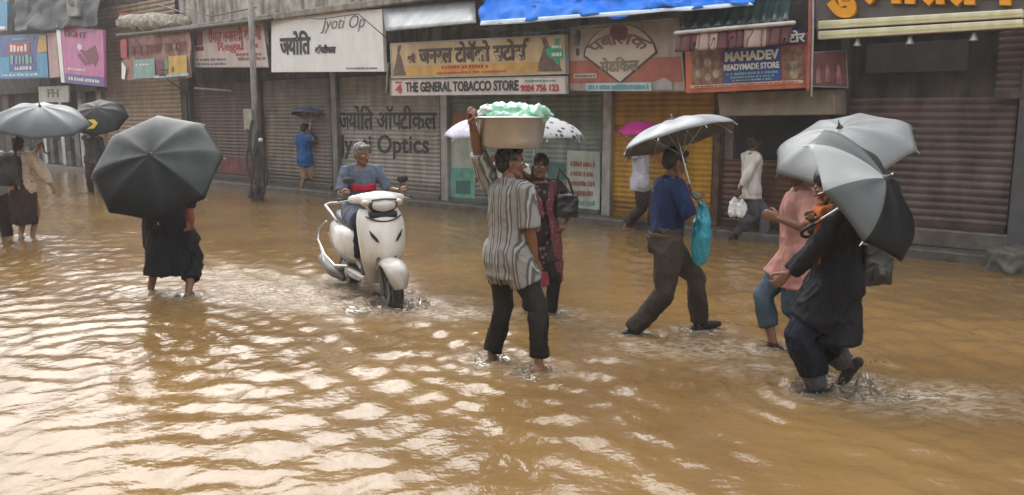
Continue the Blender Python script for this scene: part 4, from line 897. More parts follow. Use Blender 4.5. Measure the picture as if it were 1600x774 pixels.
    if shoes:
        for i, s in enumerate((-1, 1)):
            mb = MB(); an = leg[i][2]; fpz = R(footpitch[i]); fd = V((s * .12, math.cos(fpz), -math.sin(fpz))).normalized(); up = V((0, math.sin(fpz), math.cos(fpz))); X = fd.cross(up)
            mb.tube([an - fd * .055 - up * .05, an + fd * .02 - up * .042, an + fd * .10 - up * .058, an + fd * .175 - up * .066], [.040, .046, .044, .030], 12, up=X); mb.tube([an + up * .02, an - up * .03 + fd * .01], [.045, .05], 12, True)
            put(mb, 'shoe', shoes, .009, 0)
    info = dict(root=root, k=k, T=T, arm=arm, leg=leg, hc=hc, HM=HM, world=lambda q: base + Rz @ (V(q) * k), put=put, pel=pel, sh=sh, loc=loc, MBo=MB)
    return info

# ------------------------------------------------------------------ umbrellas
def umbrella(label, hub, axis, r, depth, shaft, outer, inner, n=8, spin=0, panels=None, handle='hook', group='umbrellas in the rain', over=None, flare=0.0, handle_m=None):
    """hub: world point of the canopy top; axis: direction the tip points; returns the grip point."""
    hub = V(hub); ax = V(axis).normalized(); root = empty('umbrella', hub, label, 'umbrella', group)
    u = (V((1, 0, 0)) if abs(ax.x) < .8 else V((0, 1, 0))); u = (u - ax * u.dot(ax)).normalized(); v = ax.cross(u)
    b = MB(); K = 6; J = 9
    def prof(t): return r * math.sin(t * 1.22) / math.sin(1.22), -depth * (1 - math.cos(t * 1.22)) / (1 - math.cos(1.22))
    grid = []
    for i in range(n * K):
        ph = 2 * math.pi * i / (n * K) + spin; f = abs(((i % K) / K) - .5) * 2       # 1 on a rib, 0 mid-panel
        for j in range(J + 1):
            t = j / J; rr, zz = prof(t); sag = (1 - f * f)
            rr2 = rr * (1 - .085 * sag * t ** 2.5) ; zz2 = zz - .045 * sag * math.sin(t * 2.6) * r + .020 * sag * t ** 3 + .007 * t * noise.noise(V((math.cos(ph) * 2.5, math.sin(ph) * 2.5 + t * 3, hub.x)))
            grid.append(u * (math.cos(ph) * rr2) + v * (math.sin(ph) * rr2) + ax * zz2)
    N = n * K
    for i in range(N):
        mi = panels[(i // K) % len(panels)] if panels else 0
        for j in range(J):
            a = i * (J + 1) + j; c = ((i + 1) % N) * (J + 1) + j; q = [grid[a], grid[a + 1], grid[c + 1], grid[c]]
            b.add(q, [(0, 1, 2, 3)], mi)
    outs = outer if isinstance(outer, list) else [outer]
    me = bpy.data.meshes.new('canopy'); me.from_pydata(b.v, [], b.f); me.polygons.foreach_set('material_index', b.mi)
    bm = bmesh.new(); bm.from_mesh(me); bmesh.ops.remove_doubles(bm, verts=bm.verts, dist=.0008); bmesh.ops.recalc_face_normals(bm, faces=bm.faces)
    c0 = sum((f.normal.dot(ax) for f in bm.faces))
    if c0 < 0: bmesh.ops.reverse_faces(bm, faces=bm.faces)
    bm.to_mesh(me); bm.free()
    o = link('canopy', me, outs + [inner], root, True); sd = o.modifiers.new('cloth', 'SOLIDIFY'); sd.thickness = .004; sd.offset = -1; sd.use_rim = True; sd.material_offset = len(outs)
    metal = mat('bright umbrella steel', (.5, .5, .5), .3, metal=.9)
    for i in range(n):
        ph = 2 * math.pi * i / n + spin; w_ = u * math.cos(ph) + v * math.sin(ph); rb = MB(); P = []
        for j in range(0, J + 1, 1):
            rr, zz = prof(j / J); P.append(w_ * rr * .995 + ax * (zz - .012))
        P.append(P[-1] + (P[-1] - P[-2]).normalized() * .02); rb.tube(P, .0035, 6); q = rb.obj('rib', metal, root, True)
        sb = MB(); rr, zz = prof(.5); sb.tube([ax * (-depth - .12), w_ * rr + ax * (zz - .016)], .003, 5); sb.obj('strut', metal, q)
    b = MB(); b.tube([ax * .045, ax * -(shaft)], .0065, 8); b.obj('shaft', metal, root)
    b = MB(); b.tube([ax * .0, ax * .03, ax * .055], [.012, .008, .004], 8); b.tube([ax * .004, ax * -.004], [.02, .03], 10); b.obj('tip', mat('dark umbrella cap', (.05, .05, .05), .5), root, True)
    b = MB(); hm_ = handle_m or mat('black umbrella handle', (.02, .02, .02), .4)
    if handle == 'hook':
        P = [ax * -(shaft - .06), ax * -(shaft + .02)]
        for a in (30, 75, 120, 165): P.append(ax * -(shaft + .02 + .045 * math.sin(R(a))) + u * .045 * (1 - math.cos(R(a))))
        b.tube(P, .012, 8)
    else: b.tube([ax * -(shaft - .1), ax * -(shaft + .03)], .015, 8)
    b.obj('handle', hm_, root, True)
    return hub - ax * (shaft - .03), root, (u, v, ax)

# ------------------------------------------------------------------ scooter
def scooter():
    root = empty('scooter', V((0, 0, 0)), 'white scooter ploughing through the flood water, ridden by a grey haired man', 'scooter')
    wp = mat('white scooter paint', (.80, .79, .76), .28, .05, 3, coat=.6, stain=.22, tide=.42); blk = mat('black scooter plastic', (.02, .02, .021), .45, .2); chrome = mat('scooter chrome tube', (.55, .55, .54), .22, metal=.9)
    rub = mat('wet tyre rubber', (.018, .017, .016), .35, .3, 20); alloy = mat('grey wheel metal', (.25, .25, .25), .4, metal=.7); glass = mat('clear lamp lens', (.62, .64, .64), .08, .03, coat=1); gpl = mat('grey scooter plastic', (.10, .10, .105), .5)
    def wheel(y):
        c = V((0, y, .225)); b = MB(); rs = []
        for i in range(36):
            a = 2 * math.pi * i / 36; rd = V((0, math.cos(a), math.sin(a))); rs.append([c + rd * (.172 + .053 * math.cos(t)) + V((.050 * math.sin(t), 0, 0)) for t in [2 * math.pi * k / 12 for k in range(12)]])
        rs.append(rs[0]); b.rings(rs, False, False); b2 = MB(); rx = Matrix.Rotation(R(90), 3, 'Y')
        b2.lathe([(.001, -.045), (.04, -.045), (.045, -.02), (.125, -.015), (.13, -.035), (.135, -.035), (.135, .035), (.13, .035), (.125, .015), (.045, .02), (.04, .045), (.001, .045)], c, 24, rot=rx)
        w_ = b2.obj('wheel', alloy, root, True); b.obj('tyre', rub, w_, True)
        for s in (-1, 1):
            d_ = MB(); d_.lathe([(.05, s * .05), (.11, s * .05), (.11, s * .054), (.05, s * .054), (.05, s * .05)], c, 24, rot=rx); d_.obj('brake_disc', alloy, w_)
    wheel(.62); wheel(-.62)
    def shell(name, rows, m, th=.012, lab=None):
        b = MB(); b.rings(rows, False, False, closed=False); o = b.obj(name, m, root, True); sd = o.modifiers.new('t', 'SOLIDIFY'); sd.thickness = th; sd.offset = 0
        sb = o.modifiers.new('s', 'SUBSURF'); sb.levels = sb.render_levels = 1; return o
    rows = []
    for i in range(15):
        t = i / 14; a = R(16 + 112 * t); wd = .045 + .058 * math.sin(min(1, t * 2.6) * math.pi / 2) - .025 * max(0, t - .6) * 2.5; rr = .252 + .022 * math.sin(t * math.pi)
        rows.append([V((wd * math.sin(q), .62 + math.cos(a) * (rr + .05 * math.cos(q) - .01), .225 + math.sin(a) * (rr + .05 * math.cos(q) - .01))) for q in [R(-105 + 210 * j / 10) for j in range(11)]])
    shell('front_fender', rows, wp)
    rows = []
    for z, w_, y, bu in ((.27, .115, .33, .05), (.36, .145, .36, .07), (.47, .185, .385, .12), (.58, .205, .40, .165), (.70, .218, .385, .17), (.82, .222, .355, .155), (.90, .205, .325, .135), (.95, .17, .30, .11)):
        rows.append([V((w_ * math.sin(q) * (1 if abs(q) < 1.57 else .96), y + bu * (math.cos(q) if abs(q) < 1.57 else math.cos(q) * .55), z)) for q in [R(-112 + 224 * j / 16) for j in range(17)]])
    shell('front_apron', rows, wp, .014)
    for s in (-1, 1):
        b = MB(); pts = []
        for x, z in ((.155, .775), (.135, .715), (.10, .675), (.075, .668), (.09, .70), (.125, .745)): pts.append(V((s * x, .385 + .17 * math.sqrt(max(0, 1 - (x / .22) ** 2)) + .004, z)))
        b.prism(pts, (0, .008, 0)); b.obj('headlamp_slit', blk, root)
        b = MB(); b.tube([V((s * .17, .455, .60)), V((s * .19, .43, .70)), V((s * .195, .40, .80))], .004, 6); b.obj('panel_seam', gpl, root)
    for pts in ([(x, .34 + .10 * math.sqrt(max(0, 1 - (x / .2) ** 2)) + .062, .895 - .05 * (1 - (x / .17) ** 2)) for x in [-.16 + .04 * i for i in range(9)]],):
        b = MB(); b.tube(pts, .007, 6); b.obj('panel_seam', blk, root, True)
    b = MB(); b.box((0, .40, .90), (.26, .16, .06)); bevel(b.obj('cowl_gap_block', blk, root), .02)  # black block painted in as the dark gap under the cowl
    b = MB(); b.tube([(-.2, -.05, .33), (-.205, .08, .30), (-.19, .33, .30)], .012, 6); b.tube([(.2, -.05, .33), (.205, .08, .30), (.19, .33, .30)], .012, 6); b.obj('floor_trim', gpl, root, True)
    for s in (-1, 1):
        b = MB(); b.tube([(s * .178, -.2, .42), (s * .20, -.45, .47), (s * .165, -.75, .60)], .005, 6); b.obj('panel_seam', gpl, root, True)
    b = MB(); b.box((0, .30, .60), (.34, .05, .60)); bevel(b.obj('leg_shield', gpl, root), .02)
    b = MB(); b.box((0, .08, .31), (.36, .56, .075)); bevel(b.obj('floorboard', wp, root), .02); b = MB(); b.box((0, .08, .352), (.30, .50, .01)); b.obj('floor_mat', blk, root)
    mb = MB(); mb.ell((0, .35, 1.02), (.185, .15, .085)); mb.ell((0, .40, .985), (.15, .13, .075)); mb.tube([(-.235, .28, 1.03), (-.1, .33, 1.035), (.1, .33, 1.035), (.235, .28, 1.03)], [.035, .06, .06, .035], 12); mb.tube([(0, .31, .88), (0, .34, .98)], [.09, .1], 12, True)
    me = remesh(mb, .012, 4); cw = link('handlebar_cowl', me, wp, root, True)
    b = MB(); b.ell((0, .465, .985), (.115, .065, .058), n=20, m=12); b.obj('headlight', glass, cw, True)
    b = MB(); b.ell((0, .448, .985), (.138, .06, .072), n=20, m=12); b.obj('headlight_surround', blk, cw, True)
    b = MB(); b.tube([(-.11, .49, 1.035), (0, .51, 1.045), (.11, .49, 1.035)], .009, 8); b.obj('headlight_brow', gpl, cw, True)
    for s in (-1, 1):
        b = MB(); b.ell((s * .155, .435, 1.005), (.04, .035, .03), Matrix.Rotation(-s * .5, 3, 'Z')); b.obj('indicator', mat('clear amber lens', (.55, .45, .32), .12, coat=1), cw, True)
        b = MB(); b.tube([(s * .22, .28, 1.03), (s * .335, .245, 1.025)], .018, 10); b.obj('grip', blk, root, True)
        b = MB(); b.tube([(s * .24, .31, 1.03), (s * .30, .31, 1.02), (s * .345, .28, 1.01)], .006, 6); b.obj('brake_lever', chrome, root, True)
        b = MB(); b.tube([(s * .20, .30, 1.07), (s * .235, .285, 1.16)], .006, 6); mr = b.obj('mirror', blk, root, True)
        b = MB(); b.ell((s * .25, .28, 1.195), (.055, .015, .035)); b.obj('mirror_glass', blk, mr, True)
    # body and seat
    rows = []
    for y, zc, hz, wx in ((.06, .50, .10, .10), (-.02, .53, .18, .145), (-.18, .535, .20, .175), (-.38, .545, .195, .195), (-.58, .56, .175, .19), (-.76, .59, .14, .155), (-.90, .62, .09, .10), (-.96, .635, .04, .05)):
        rows.append([V((wx * math.copysign(abs(math.cos(a)) ** .75, math.cos(a)), y, zc + hz * math.copysign(abs(math.sin(a)) ** .75, math.sin(a)) + .02 * math.cos(a) ** 2)) for a in [2 * math.pi * k / 20 for k in range(20)]])
    b = MB(); b.rings(rows); o = b.obj('side_panels', wp, root, True); sb = o.modifiers.new('s', 'SUBSURF'); sb.levels = sb.render_levels = 1
    rows = []
    for y, zc, hz, wx in ((.05, .745, .025, .07), (-.02, .755, .04, .12), (-.20, .76, .045, .145), (-.42, .775, .05, .15), (-.62, .79, .05, .13), (-.74, .80, .035, .09), (-.78, .80, .012, .04)):
        rows.append([V((wx * math.copysign(abs(math.cos(a)) ** .7, math.cos(a)), y, zc + hz * math.copysign(abs(math.sin(a)) ** .7, math.sin(a)))) for a in [2 * math.pi * k / 16 for k in range(16)]])
    b = MB(); b.rings(rows); o = b.obj('seat', mat('dark navy seat cover', (.02, .022, .04), .4, .3), root, True); sb = o.modifiers.new('s', 'SUBSURF'); sb.levels = sb.render_levels = 1
    b = MB(); b.tube([(-.14, -.52, .74), (-.16, -.66, .82), (-.155, -.86, .865), (-.08, -.955, .875), (.08, -.955, .875), (.155, -.86, .865), (.16, -.66, .82), (.14, -.52, .74)], .014, 8); b.obj('grab_rail', mat('pale grey rail', (.4, .4, .4), .35, metal=.5), root, True)
    for s in (-1, 1):
        b = MB(); b.tube([(s * .17, -.12, .36), (s * .235, -.30, .34), (s * .245, -.62, .40), (s * .235, -.88, .52), (s * .20, -.95, .62), (s * .15, -.86, .70)], .012, 8); b.tube([(s * .18, -.30, .25), (s * .235, -.62, .27), (s * .235, -.88, .52)], .010, 8); b.obj('side_guard', chrome, root, True)
        b = MB(); b.tube([(s * .145, -.35, .30), (s * .14, -.62, .225)], .035, 8); b.obj('swing_arm', gpl, root, True)
        b = MB(); b.tube([(s * .075, .48, .62), (s * .075, .62, .225)], .022, 8); b.obj('fork', gpl, root, True)
    b = MB(); b.tube([(.17, -.25, .22), (.20, -.5, .25), (.205, -.85, .33)], [.03, .055, .05], 12, True, True); b.obj('exhaust', mat('dull exhaust metal', (.16, .15, .14), .5, metal=.6), root, True)
    b = MB(); b.ell((0, -.955, .63), (.10, .03, .045)); b.obj('tail_lamp', mat('red lamp lens', (.35, .02, .02), .15, coat=1), root, True)
    b = MB(); b.box((0, .452, .925), (.17, .006, .045), rot=Matrix.Rotation(R(18), 3, 'X')); bevel(b.obj('number_plate', mat('pale number plate', (.5, .5, .47), .5), root), .004)
    k = 1.09; root.scale = (k, k, k); root.rotation_euler = (0, 0, math.atan2(-SC_DIR.x, SC_DIR.y)); p = SC_F - SC_DIR * .62 * k; root.location = (p.x, p.y, -.13)
    Rz = Matrix.Rotation(math.atan2(-SC_DIR.x, SC_DIR.y), 3, 'Z'); return lambda q: V((p.x, p.y, -.13)) + Rz @ (V(q) * k)
SW = scooter()
SC_HEAD = math.degrees(math.atan2(SC_DIR.x, SC_DIR.y))
c = SW((0, -.22, 0))
blue_grey = cloth('slate blue t-shirt cloth', (.10, .125, .18)); navy_tr = cloth('dark navy trouser cloth', (.018, .022, .04))
RI = person('grey haired man in slate blue t-shirt with red chest band, riding the white scooter', None, SC_HEAD, 1.57, 'brown', pelvis=(0, 0, .99), lean=10, z0=-.13, pos=c,
    feet=[('w', SW((-.12, .10, .45))), ('w', SW((.12, .10, .45)))], hands=[('w', SW((-.28, .23, 1.05))), ('w', SW((.28, .23, 1.05)))], grip=(SW((-1, .2, 0)) - SW((0, 0, 0)), SW((1, .2, 0)) - SW((0, 0, 0))),
    elbow=((-.25, -.7, -1), (.25, -.7, -1)), head=(-22, -2, 0), hair='grey', shirt=dict(mat=blue_grey, hem=.84, sleeve=.98, loose=.008, infl=.014), lower=dict(mat=navy_tr, len=.93, loose=.012), shoes=None, seed=3)
mb = MB(); T = RI['T']
mb.rings([[T(math.cos(a) * (x + .026), math.sin(a) * (y + .028) + .008, z) for a in [R(35) + R(120) * i / 23 for i in range(24)]] + [T(math.cos(a) * x * .9, math.sin(a) * y * .9 + .008, z) for a in [R(155) - R(120) * i / 23 for i in range(24)]] for z, x, y in ((1.19, .147, .108), (1.23, .150, .11), (1.27, .156, .113))])
RI['put'](mb, 'chest_band', cloth('red shirt band', (.45, .02, .045)), wr=.006)

# ------------------------------------------------------------------ the walkers and their umbrellas
grey_u = mat('wet grey umbrella cloth', (.095, .108, .118), .30, .12, 4, coat=.15); silver_u = mat('silver coated umbrella cloth', (.25, .268, .285), .36, .12, 4, metal=.2)
black_u = mat('wet black umbrella cloth', (.008, .009, .010), .5, .3, 5, .12, 150); dgrey_u = mat('charcoal sky lit umbrella cloth', (.042, .052, .051), .5, .25, 5, .12, 150); mid_u = mat('slate grey umbrella cloth', (.095, .11, .115), .4, .12, 5, coat=.2)
lav_u = floral_cloth('lavender print umbrella cloth', (.50, .46, .62), (.62, .62, .66), 14, .3); pat_u = floral_cloth('silver and black print umbrella cloth', (.40, .40, .42), (.05, .05, .06), 16, .28); mag_u = mat('magenta umbrella cloth', (.45, .03, .22), .5)
dark_in_u = mat('dark umbrella lining', (.05, .052, .055), .6); bluegrey_u = mat('blue grey umbrella cloth', (.10, .13, .22), .5)

# man carrying the basin
y7 = at(800, 572).y
HB = at_y(744, 186, y7 - .10)
P7 = person('barefoot man in grey striped shirt and black trousers carrying a steel basin on his head', (793, 571), 44, 1.635, 'brown', girth=.95, pelvis=(0, 0, .945), lean=2,
    feet=[('w', at(768, 561) + V((0, 0, .03))), ('w', at(842, 580) + V((0, 0, .045)))], footpitch=(4, 12), knee=((.05, 1, .1), (.15, 1, .1)), hands=[('w', HB + V((-.03, 0, -.02))), ('w', at_y(838, 424, y7 - .05))], elbow=((-1, .1, -.12), (.6, -.9, -.2)), finger=(.8, .35),
    head=(40, 2, 0), hair='short', shirt=dict(mat=stripe_cloth('grey striped shirt cloth', ((.27, .27, .262), (.105, .105, .105), (.37, .37, .36)), 15), hem=.745, flare=.010, sleeve=(1.02, .98), loose=.02, infl=.022, wr=.011, name='striped_shirt'),
    lower=dict(mat=cloth('black trouser cloth', (.028, .026, .025)), len=(.92, .86), loose=.014, bell=.006, wr=.010), seed=1)
hw = P7['world'](P7['hc'] + V((0, -.0, .122)) )
def basin(c):
    root = empty('steel_basin', c, 'round steel basin balanced on the head of the man in striped shirt', 'basin')
    m = mat('brushed steel basin', (.52, .52, .53), .34, .12, 4, metal=.65, stain=.2, stretch=(1, 1, .2))
    b = MB(); b.lathe([(.001, .0), (.19, .0), (.212, .012), (.222, .05), (.248, .20), (.262, .208), (.270, .204), (.270, .212), (.262, .218), (.244, .21), (.218, .055), (.205, .022), (.001, .012)], n=48); b.obj('bowl', m, root, True)
    mb = MB(); r = random.Random(4)
    for i in range(13):
        a = r.uniform(0, 6.28); q = r.uniform(.02, .16); mb.ell((math.cos(a) * q, math.sin(a) * q, .20 + .05 * (1 - q / .2) + r.uniform(-.01, .03)), (r.uniform(.06, .10), r.uniform(.06, .10), r.uniform(.03, .045)), Matrix.Rotation(a, 3, 'Z'))
    mb.ell((0, 0, .195), (.225, .225, .07)); mb.ell((.14, -.08, .215), (.10, .07, .045)); mb.ell((-.12, -.06, .235), (.1, .08, .05))
    mb.tube([(.17, -.1, .24), (.23, -.12, .26), (.275, -.11, .235)], [.05, .035, .015], 8)
    me = remesh(mb, .011, 2); wrinkle(me, .022, (13, 13, 11), 5)
    o = link('plastic_cover', me, mat('pale green plastic sheet', (.20, .55, .36), .3, .1, 5, coat=.2, c2=(.30, .58, .44), stain=.01), None, True); o.location = c; tag(o, 'crumpled pale green plastic sheet bundled inside the steel basin', 'plastic sheet')
    mb = MB(); mb.ell((-.19, -.08, .225), (.06, .05, .045)); mb.ell((-.235, -.07, .21), (.05, .03, .03)); mb.ell((-.16, -.09, .26), (.06, .05, .03)); me = remesh(mb, .008, 2); wrinkle(me, .012, (22, 22, 22), 2); q = link('white_lining', me, mat('white plastic film', (.62, .66, .63), .3), o, True)
hb = V((at_y(803, 230, hw.y).x, hw.y, max(hw.z, at_y(803, 234, hw.y).z))); basin(V((hw.x, hw.y, hw.z - .012)))

# woman with the big black umbrella
y4 = at(265, 459).y
g4, _, _ = umbrella('big wet charcoal umbrella tilted back over a woman in black', at_y(234, 242, y4 - .72), (.02, -.80, .60), .60, .20, .62, [dgrey_u, black_u], dark_in_u, spin=R(11), panels=[0, 0, 0, 0, 1, 1, 1, 0])  # upper panels coloured lighter for the sky light on them, lower cloth darker
blk_cl = cloth('black kurta cloth', (.010, .010, .014))
P4 = person('barefoot woman in black knee length kurta walking away behind a big charcoal umbrella', (266, 458), -6, 1.60, 'brown', pelvis=(0, 0, .87), lean=3, female=True, hair='bun',
    feet=[('w', at(236, 455) + V((0, 0, .03))), ('w', at(295, 462) + V((0, 0, .05)))], footpitch=(8, 5), knee=((-.05, 1, 0), (.5, 1, 0)), hands=[('w', g4), ('w', at_y(296, 342, y4 - .12))], grip=(V((0, -.83, .55)), None), elbow=((-.8, -.5, -.5), (.8, -.6, -.2)),
    shirt=dict(mat=blk_cl, hem=.36, flare=.06, sleeve=(1.7, 1.55), loose=.03, infl=.035, wr=.012, name='kurta'), lower=dict(mat=cloth('black salwar cloth', (.014, .014, .018)), len=.66, loose=.03, wr=.013, name='salwar'), girth=1.1, seed=5)
mb = MB(); T = P4['T']; a = P4['arm'][1]; mb.tube([a[2] + V((0, 0, .10)), a[2] + V((.01, 0, 0)), a[2] + V((0, .0, -.10))], [.04, .05, .02], 10); P4['put'](mb, 'scarf_end', cloth('coral scarf cloth', (.24, .075, .05)), wr=.01)

# woman with the backpack
y2 = at(42, 373).y
g2, _, _ = umbrella('silver grey umbrella over the woman with the backpack at the left edge', at_y(62, 166, y2 - .02), (.16, -.30, .95), .66, .26, .66, [grey_u], dark_in_u, spin=.3)
P2 = person('woman in cream blouse and dark brown skirt wading away barefoot under a silver umbrella', (42, 373), -4, 1.60, 'tan', pelvis=(0, 0, .89), lean=0, female=True, hair='tied',
    feet=[('w', at(33, 374) + V((0, 0, .05))), ('w', at(51, 372) + V((0, 0, .03)))], hands=[('w', g2), ('w', at_y(88, 302, y2 + .1))], grip=(V((0, 0, 1)), None), elbow=((-.6, -.3, -.9), (1, -.5, -.1)),
    shirt=dict(mat=floral_cloth('cream floral blouse cloth', (.50, .42, .34), (.30, .22, .2), 30, .2), hem=.90, sleeve=(1.2, 1.75), loose=.045, infl=.022, wr=.011, name='blouse'),
    lower=dict(kind='skirt', mat=cloth('dark brown skirt cloth', (.045, .024, .020)), rings=[(1.04, .15, .12), (.94, .175, .14), (.82, .19, .15), (.6, .185, .155), (.42, .175, .16), (.34, .18, .165)]), seed=8)
def backpack(P, lab):
    W_ = P['world']; T = P['T']; c = W_(T(-.06, -.19, 1.19)); rz = P['root'].rotation_euler.z; q = Matrix.Rotation(rz, 3, 'Z')
    mb = MB(); mb.box((0, 0, 0), (.28, .13, .42)); mb.ell((0, -.03, -.05), (.13, .09, .17)); mb.ell((0, 0, .18), (.13, .07, .08)); me = remesh(mb, .012, 8); wrinkle(me, .01, (8, 8, 8), 3)
    o = link('backpack', me, mat('black backpack fabric', (.022, .02, .022), .7, .3, 8, .2, 80), None, True); o.location = c; o.rotation_euler = (R(-4), 0, rz); tag(o, lab, 'backpack')
    for s in (-1, 1):
        b = MB(); b.tube([(s * .09, .04, .16), (s * .10, .10, .24), (s * .10, .20, .25), (s * .12, .30, .12), (s * .13, .27, -.05), (s * .12, .08, -.16)], .016, 8, sq=.5); b.obj('strap', mat('black backpack fabric', ()), o, True)
backpack(P2, 'black backpack on the back of the woman in the cream blouse')
# person cut by the left edge
person('person in pale blue shirt and dark trousers cut off by the left edge', (-6, 372), -8, 1.62, 'brown', hair='short', feet=[V((-.09, -.12, .10)), V((.10, .14, .085))], hands=[V((-.25, .1, .82)), V((.25, .10, .85))],
    shirt=dict(mat=cloth('pale blue shirt cloth', (.38, .45, .56)), sleeve=.6, hem=.80), lower=dict(mat=cloth('dark brown trouser cloth', (.05, .03, .025)), loose=.025), seed=9)
# dark umbrella far behind
y3 = at(150, 300).y
g3, r3, (u3, v3, a3) = umbrella('black umbrella with a yellow arrow mark far back by the open stalls', at_y(150, 169, y3 - .1), (.10, -.62, .78), .66, .30, .7, [black_u], dark_in_u, spin=.2)
person('person in dark clothes far back under a black umbrella with a yellow mark', (150, 300), 170, 1.65, 'brown', hair='short', hands=[V((-.25, .06, .8)), ('w', g3)], grip=(None, V((0, 0, 1))), elbow=(None, (1, -.4, -.6)),
    shirt=dict(mat=cloth('charcoal shirt cloth', (.04, .04, .045)), sleeve=1.7, hem=.80), lower=dict(mat=cloth('dark brown trouser cloth', ())), seed=10)
hub3 = r3.location; b = MB(); vd = (CAM - hub3).normalized(); c0 = at_y(146, 192, y3 - .1); 
def dome_pt(px, py, r=.66, dep=.30):
    d = ray(px, py).normalized(); o_ = CAM - V(hub3); best = None
    for i in range(260):
        t = 16 + i * .03; p_ = o_ + d * t; q = p_.dot(a3); rad = (p_ - a3 * q).length
        if rad <= r:
            tt = math.asin(min(1, rad / r * math.sin(1.22))) / 1.22; zz = -dep * (1 - math.cos(tt * 1.22)) / (1 - math.cos(1.22))
            if q <= zz + .035: return p_ - d * .03
    return p_
ring = [dome_pt(*q) for q in ((137, 188), (147, 187), (153, 193), (147, 201), (136, 202), (146, 194))]; b.prism(ring, a3 * .008); b.obj('arrow_mark', mat('yellow print mark', (.62, .45, .02), .5), r3)

# far man in blue
y5 = at(479, 302).y
g5, _, _ = umbrella('small blue grey umbrella held by the distant man in the blue shirt', at_y(487, 170, y5 - .1), (.1, .2, 1), .48, .17, .56, [bluegrey_u], dark_in_u)
person('distant man in bright blue shirt and beige shorts walking past the taupe shutter', (479, 302), 35, 1.70, 'brown', hair='short', feet=[V((-.09, -.12, .10)), V((.10, .16, .085))], hands=[V((-.26, .03, .8)), ('w', g5)], grip=(None, V((0, 0, 1))), elbow=(None, (1, -.2, -.7)),
    shirt=dict(mat=cloth('bright blue shirt cloth', (.015, .10, .30)), sleeve=.7, hem=.74, loose=.025, infl=.026), lower=dict(mat=cloth('beige shorts cloth', (.34, .25, .17)), len=.12, loose=.03, name='shorts'), seed=11)

# two people behind the basin man
y8 = at(862, 487).y
g8, _, _ = umbrella('silver and black print umbrella just right of the steel basin', at_y(838, 180, y8 - .05), (.06, -.05, 1), .45, .17, .52, [pat_u], mat('pinkish grey umbrella lining', (.35, .29, .28), .6), spin=.2)
P8 = person('woman in dark floral kurta with maroon hem and black leggings behind the basin man', (842, 486), 165, 1.56, 'brown', pelvis=(0, 0, .885), female=True, hair='tied', feet=[V((-.10, .10, .085)), V((.10, -.10, .10))], hands=[V((-.22, .16, 1.02)), ('w', g8)], grip=(None, V((0, 0, 1))), elbow=((-1, -.5, -.3), (1, -.2, -.8)), head=(25, 0, 0),
    shirt=dict(mat=floral_cloth('black floral kurta cloth', (.03, .02, .022), (.20, .12, .12), 20, .22), hem=.50, flare=.04, sleeve=1.3, infl=.022, name='kurta'), lower=dict(mat=cloth('black legging cloth', (.018, .016, .018)), len=.9, loose=.002, name='leggings'), seed=12)
mb = MB(); mb.rings([[V((math.cos(a) * rx, math.sin(a) * ry, z)) for a in [2 * math.pi * i / 24 for i in range(24)]] for z, rx, ry in ((.40, .24, .19), (.47, .235, .185), (.54, .23, .18))]); P8['put'](mb, 'kurta_hem', cloth('maroon pink hem cloth', (.26, .05, .075)), wr=.012)
mb = MB(); T = P8['T']; mb.tube([T(-.12, .10, 1.40), T(-.06, .15, 1.25), T(-.10, .165, 1.05), T(-.13, .17, .80), T(-.14, .17, .56)], [.045, .05, .05, .05, .06], 10, sq=.5); mb.tube([T(.12, .08, 1.40), T(.08, .15, 1.28), T(.02, .16, 1.12)], [.045, .05, .03], 10, sq=.5); P8['put'](mb, 'dupatta', floral_cloth('rose dupatta cloth', (.16, .055, .065), (.26, .15, .15), 26, .2), wr=.012)
def handbag(c, rz, sz, lab, m, strap):
    mb = MB(); mb.box((0, 0, 0), sz); mb.ell((0, 0, -sz[2] * .25), (sz[0] * .5, sz[1] * .75, sz[2] * .28)); me = remesh(mb, .011, 8); wrinkle(me, .008, (9, 9, 9), 2)
    o = link('handbag', me, m, None, True); o.location = c; o.rotation_euler = (0, 0, rz); tag(o, lab, 'handbag')
    b = MB(); q = Matrix.Rotation(-rz, 3, 'Z'); b.tube([q @ (V(p) - c) for p in strap], .011, 8); b.obj('strap', m, o, True); return o
blk_l = mat('black leather', (.016, .015, .016), .4, .3, 10, coat=.2)
c = at_y(884, 322, y8 - .1); handbag(c, R(20), (.20, .09, .20), 'small black handbag at the elbow of the woman in floral kurta', blk_l, [c + V((-.07, 0, .09)), c + V((-.08, -.02, .22)), c + V((-.06, .0, .33)), c + V((.02, .0, .24)), c + V((.07, 0, .09))])
yb = at(800, 432).y
gb, _, _ = umbrella('pale lavender umbrella showing left of the basin carrier\'s raised arm', at_y(748, 184, yb - .1), (-.08, -.12, 1), .40, .17, .52, [lav_u], mat('pale lavender lining', (.38, .36, .45), .6))
person('person in white shirt mostly hidden behind the basin carrier', (796, 430), 170, 1.60, 'brown', hair='short', hands=[V((-.25, .05, .8)), ('w', gb)], grip=(None, V((0, 0, 1))), elbow=(None, (1, -.3, -.7)), shirt=dict(mat=cloth('white shirt cloth', (.60, .60, .58)), sleeve=.7, hem=.8), lower=dict(mat=cloth('charcoal trouser cloth', (.035, .033, .035))), seed=13)

